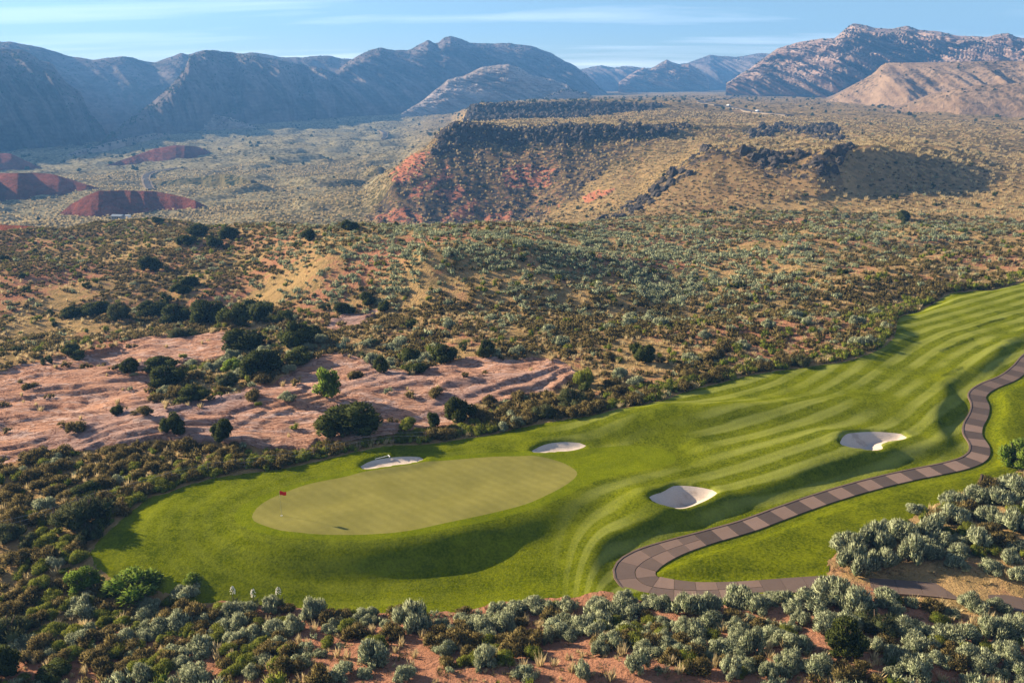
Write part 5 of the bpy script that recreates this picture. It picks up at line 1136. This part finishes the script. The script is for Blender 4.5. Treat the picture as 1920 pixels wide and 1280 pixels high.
road([(283, 356), (276, 346), (273, 337), (276, 329), (290, 323), (315, 320), (345, 316)], 4.2, 'grey road bending behind the nearest red hill')
road([(716, 262), (722, 256), (720, 250), (712, 246)], 4.5, 'short bend of grey road on the far valley floor', 1.2)
RL, RZ = road([(1480, 217), (1440, 213), (1400, 208), (1365, 202), (1335, 196), (1314, 191), (1335, 187), (1372, 184), (1410, 180)], 6, 'pale road crossing the plateau at the upper right')
def car(u, v, label):
    p = unproject([(u, v)], hfun=ground_h)[0]; i = int(np.argmin(np.hypot(*(RL - p[:2]).T))); d = RL[min(i + 1, len(RL) - 1)] - RL[max(i - 1, 0)]
    e = empty('car', (RL[i][0], RL[i][1], RZ[i]), math.atan2(d[1], d[0])); tag(e, label, 'car', 'white cars on the plateau road')
    V = []; prof = [(-2.3, .45), (-2.3, 1.0), (-1.9, 1.15), (-1.5, 1.75), (.5, 1.78), (1.2, 1.15), (2.2, 1.0), (2.35, .5)]
    for y in (-.9, .9): V += [(x, y * (.86 if z > 1.5 else 1), z) for x, z in prof]
    n = len(prof); F = [tuple(reversed(range(n))), tuple(range(n, 2 * n))]; me = bpy.data.meshes.new('body'); F += [(i, (i + 1) % n, n + (i + 1) % n, n + i) for i in range(n)]
    me.from_pydata(V, [], F); me.materials.append(M['white']); link(bpy.data.objects.new('body', me), e)
    for y in (-.905, .905):
        V = [(-1.35, y, 1.2), (.9, y, 1.2), (.4, y * .9, 1.68), (-1.4, y * .9, 1.66)]; part('window', V, [(0, 1, 2, 3)], M['glass'], e)
        for x in (-1.45, 1.4): V, F = [], []; limb(V, F, (x, y * .8, .36), (x, y * 1.04, .36), .36, .36, 12, 1); b = len(V); V += [np.array((x, y * 1.04, .36))]; F2 = [(12 + k, 12 + (k + 1) % 12, b) for k in range(12)]; w_ = bpy.data.meshes.new('wheel'); w_.from_pydata([tuple(q) for q in V], [], F + F2); w_.materials.append(M['tyre']); link(bpy.data.objects.new('wheel', w_), e)
car(1364, 201, 'left one of two white cars on the plateau road'); car(1421, 211, 'right one of two white cars on the plateau road')
p = unproject([(1323, 205)], hfun=ground_h)[0]; e = empty('road_sign', p, .2); tag(e, 'dark rectangular sign board beside the plateau road', 'sign')
for x in (-1.1, 1.1): V, F = [], []; box(V, F, (x, 0, 1.4), (.25, .25, 3.6)); part('post', V, F, M['dkwood'], e)
V, F = [], []; box(V, F, (0, 0, 3.1), (3.4, .3, 3.2)); part('board', V, F, M['dkwood'], e)
p = unproject([(222, 411)], hfun=ground_h)[0]; e = empty('valley_house', p, -.15); e.scale = (.62, .62, .62); tag(e, 'low pale house with a metal roof under the nearest red hill', 'house')
V, F = [], []; box(V, F, (0, 0, 1.3), (9, 5, 3.0)); part('wall', V, F, M['wall'], e)
V = [(-4.9, -2.9, 2.82), (4.9, -2.9, 2.82), (4.9, 2.9, 2.82), (-4.9, 2.9, 2.82), (-4.9, 0, 4.0), (4.9, 0, 4.0)]; me = bpy.data.meshes.new('roof'); me.from_pydata(V, [], [(0, 1, 5, 4), (2, 3, 4, 5), (0, 4, 3), (1, 2, 5), (3, 2, 1, 0)]); me.materials.append(M['roof']); link(bpy.data.objects.new('roof', me), e)
for x in (-3, -1, 3): V, F = [], []; box(V, F, (x, -2.5, 1.6), (1.1, .1, 1.0)); part('window', V, F, M['glass'], e)
V, F = [], []; box(V, F, (1.1, -2.5, 1.05), (1.0, .1, 2.1)); part('door', V, F, M['dkwood'], e)
p = unproject([(240, 410)], hfun=ground_h)[0]; e = empty('trailer', p, -.1); e.scale = (.7, .7, .7); tag(e, 'small white trailer right of the low pale house', 'trailer')
V, F = [], []; box(V, F, (0, 0, 1.6), (4.2, 2.1, 2.2)); part('body', V, F, M['white'], e)
for x in (-.8, .8): V, F = [], []; box(V, F, (x, -1.06, 1.9), (.8, .06, .6)); part('window', V, F, M['glass'], e)
for y in (-.9, .9): V, F = [], []; limb(V, F, (.3, y, .3), (.3, y * 1.15, .3), .35, .35, 12, 1); part('wheel', V, F, M['tyre'], e, True)
# ------------------------------------------------------------------ haze: the air between here and the mountains
def build_haze():
    x0, x1, y0, y1, z0, z1 = -3400, 3400, -400, 3300, -140, 225
    V = [(x, y, z) for x in (x0, x1) for y in (y0, y1) for z in (z0, z1)]
    F = [(0, 1, 3, 2), (4, 6, 7, 5), (0, 4, 5, 1), (2, 3, 7, 6), (0, 2, 6, 4), (1, 5, 7, 3)]
    t = NT('haze'); v = t.node('ShaderNodeVolumePrincipled'); v.inputs['Color'].default_value = (.17, .46, 1.0, 1)
    v.inputs['Density'].default_value = .00026; v.inputs['Anisotropy'].default_value = .1
    t.l.new(v.outputs[0], t.out.inputs['Volume'])
    o = link(bpy.data.objects.new('haze', mesh_np('haze', V, F, t.m, False))); o['kind'] = 'stuff'; o['label'] = 'thin blue haze in front of the mountains'
build_haze()
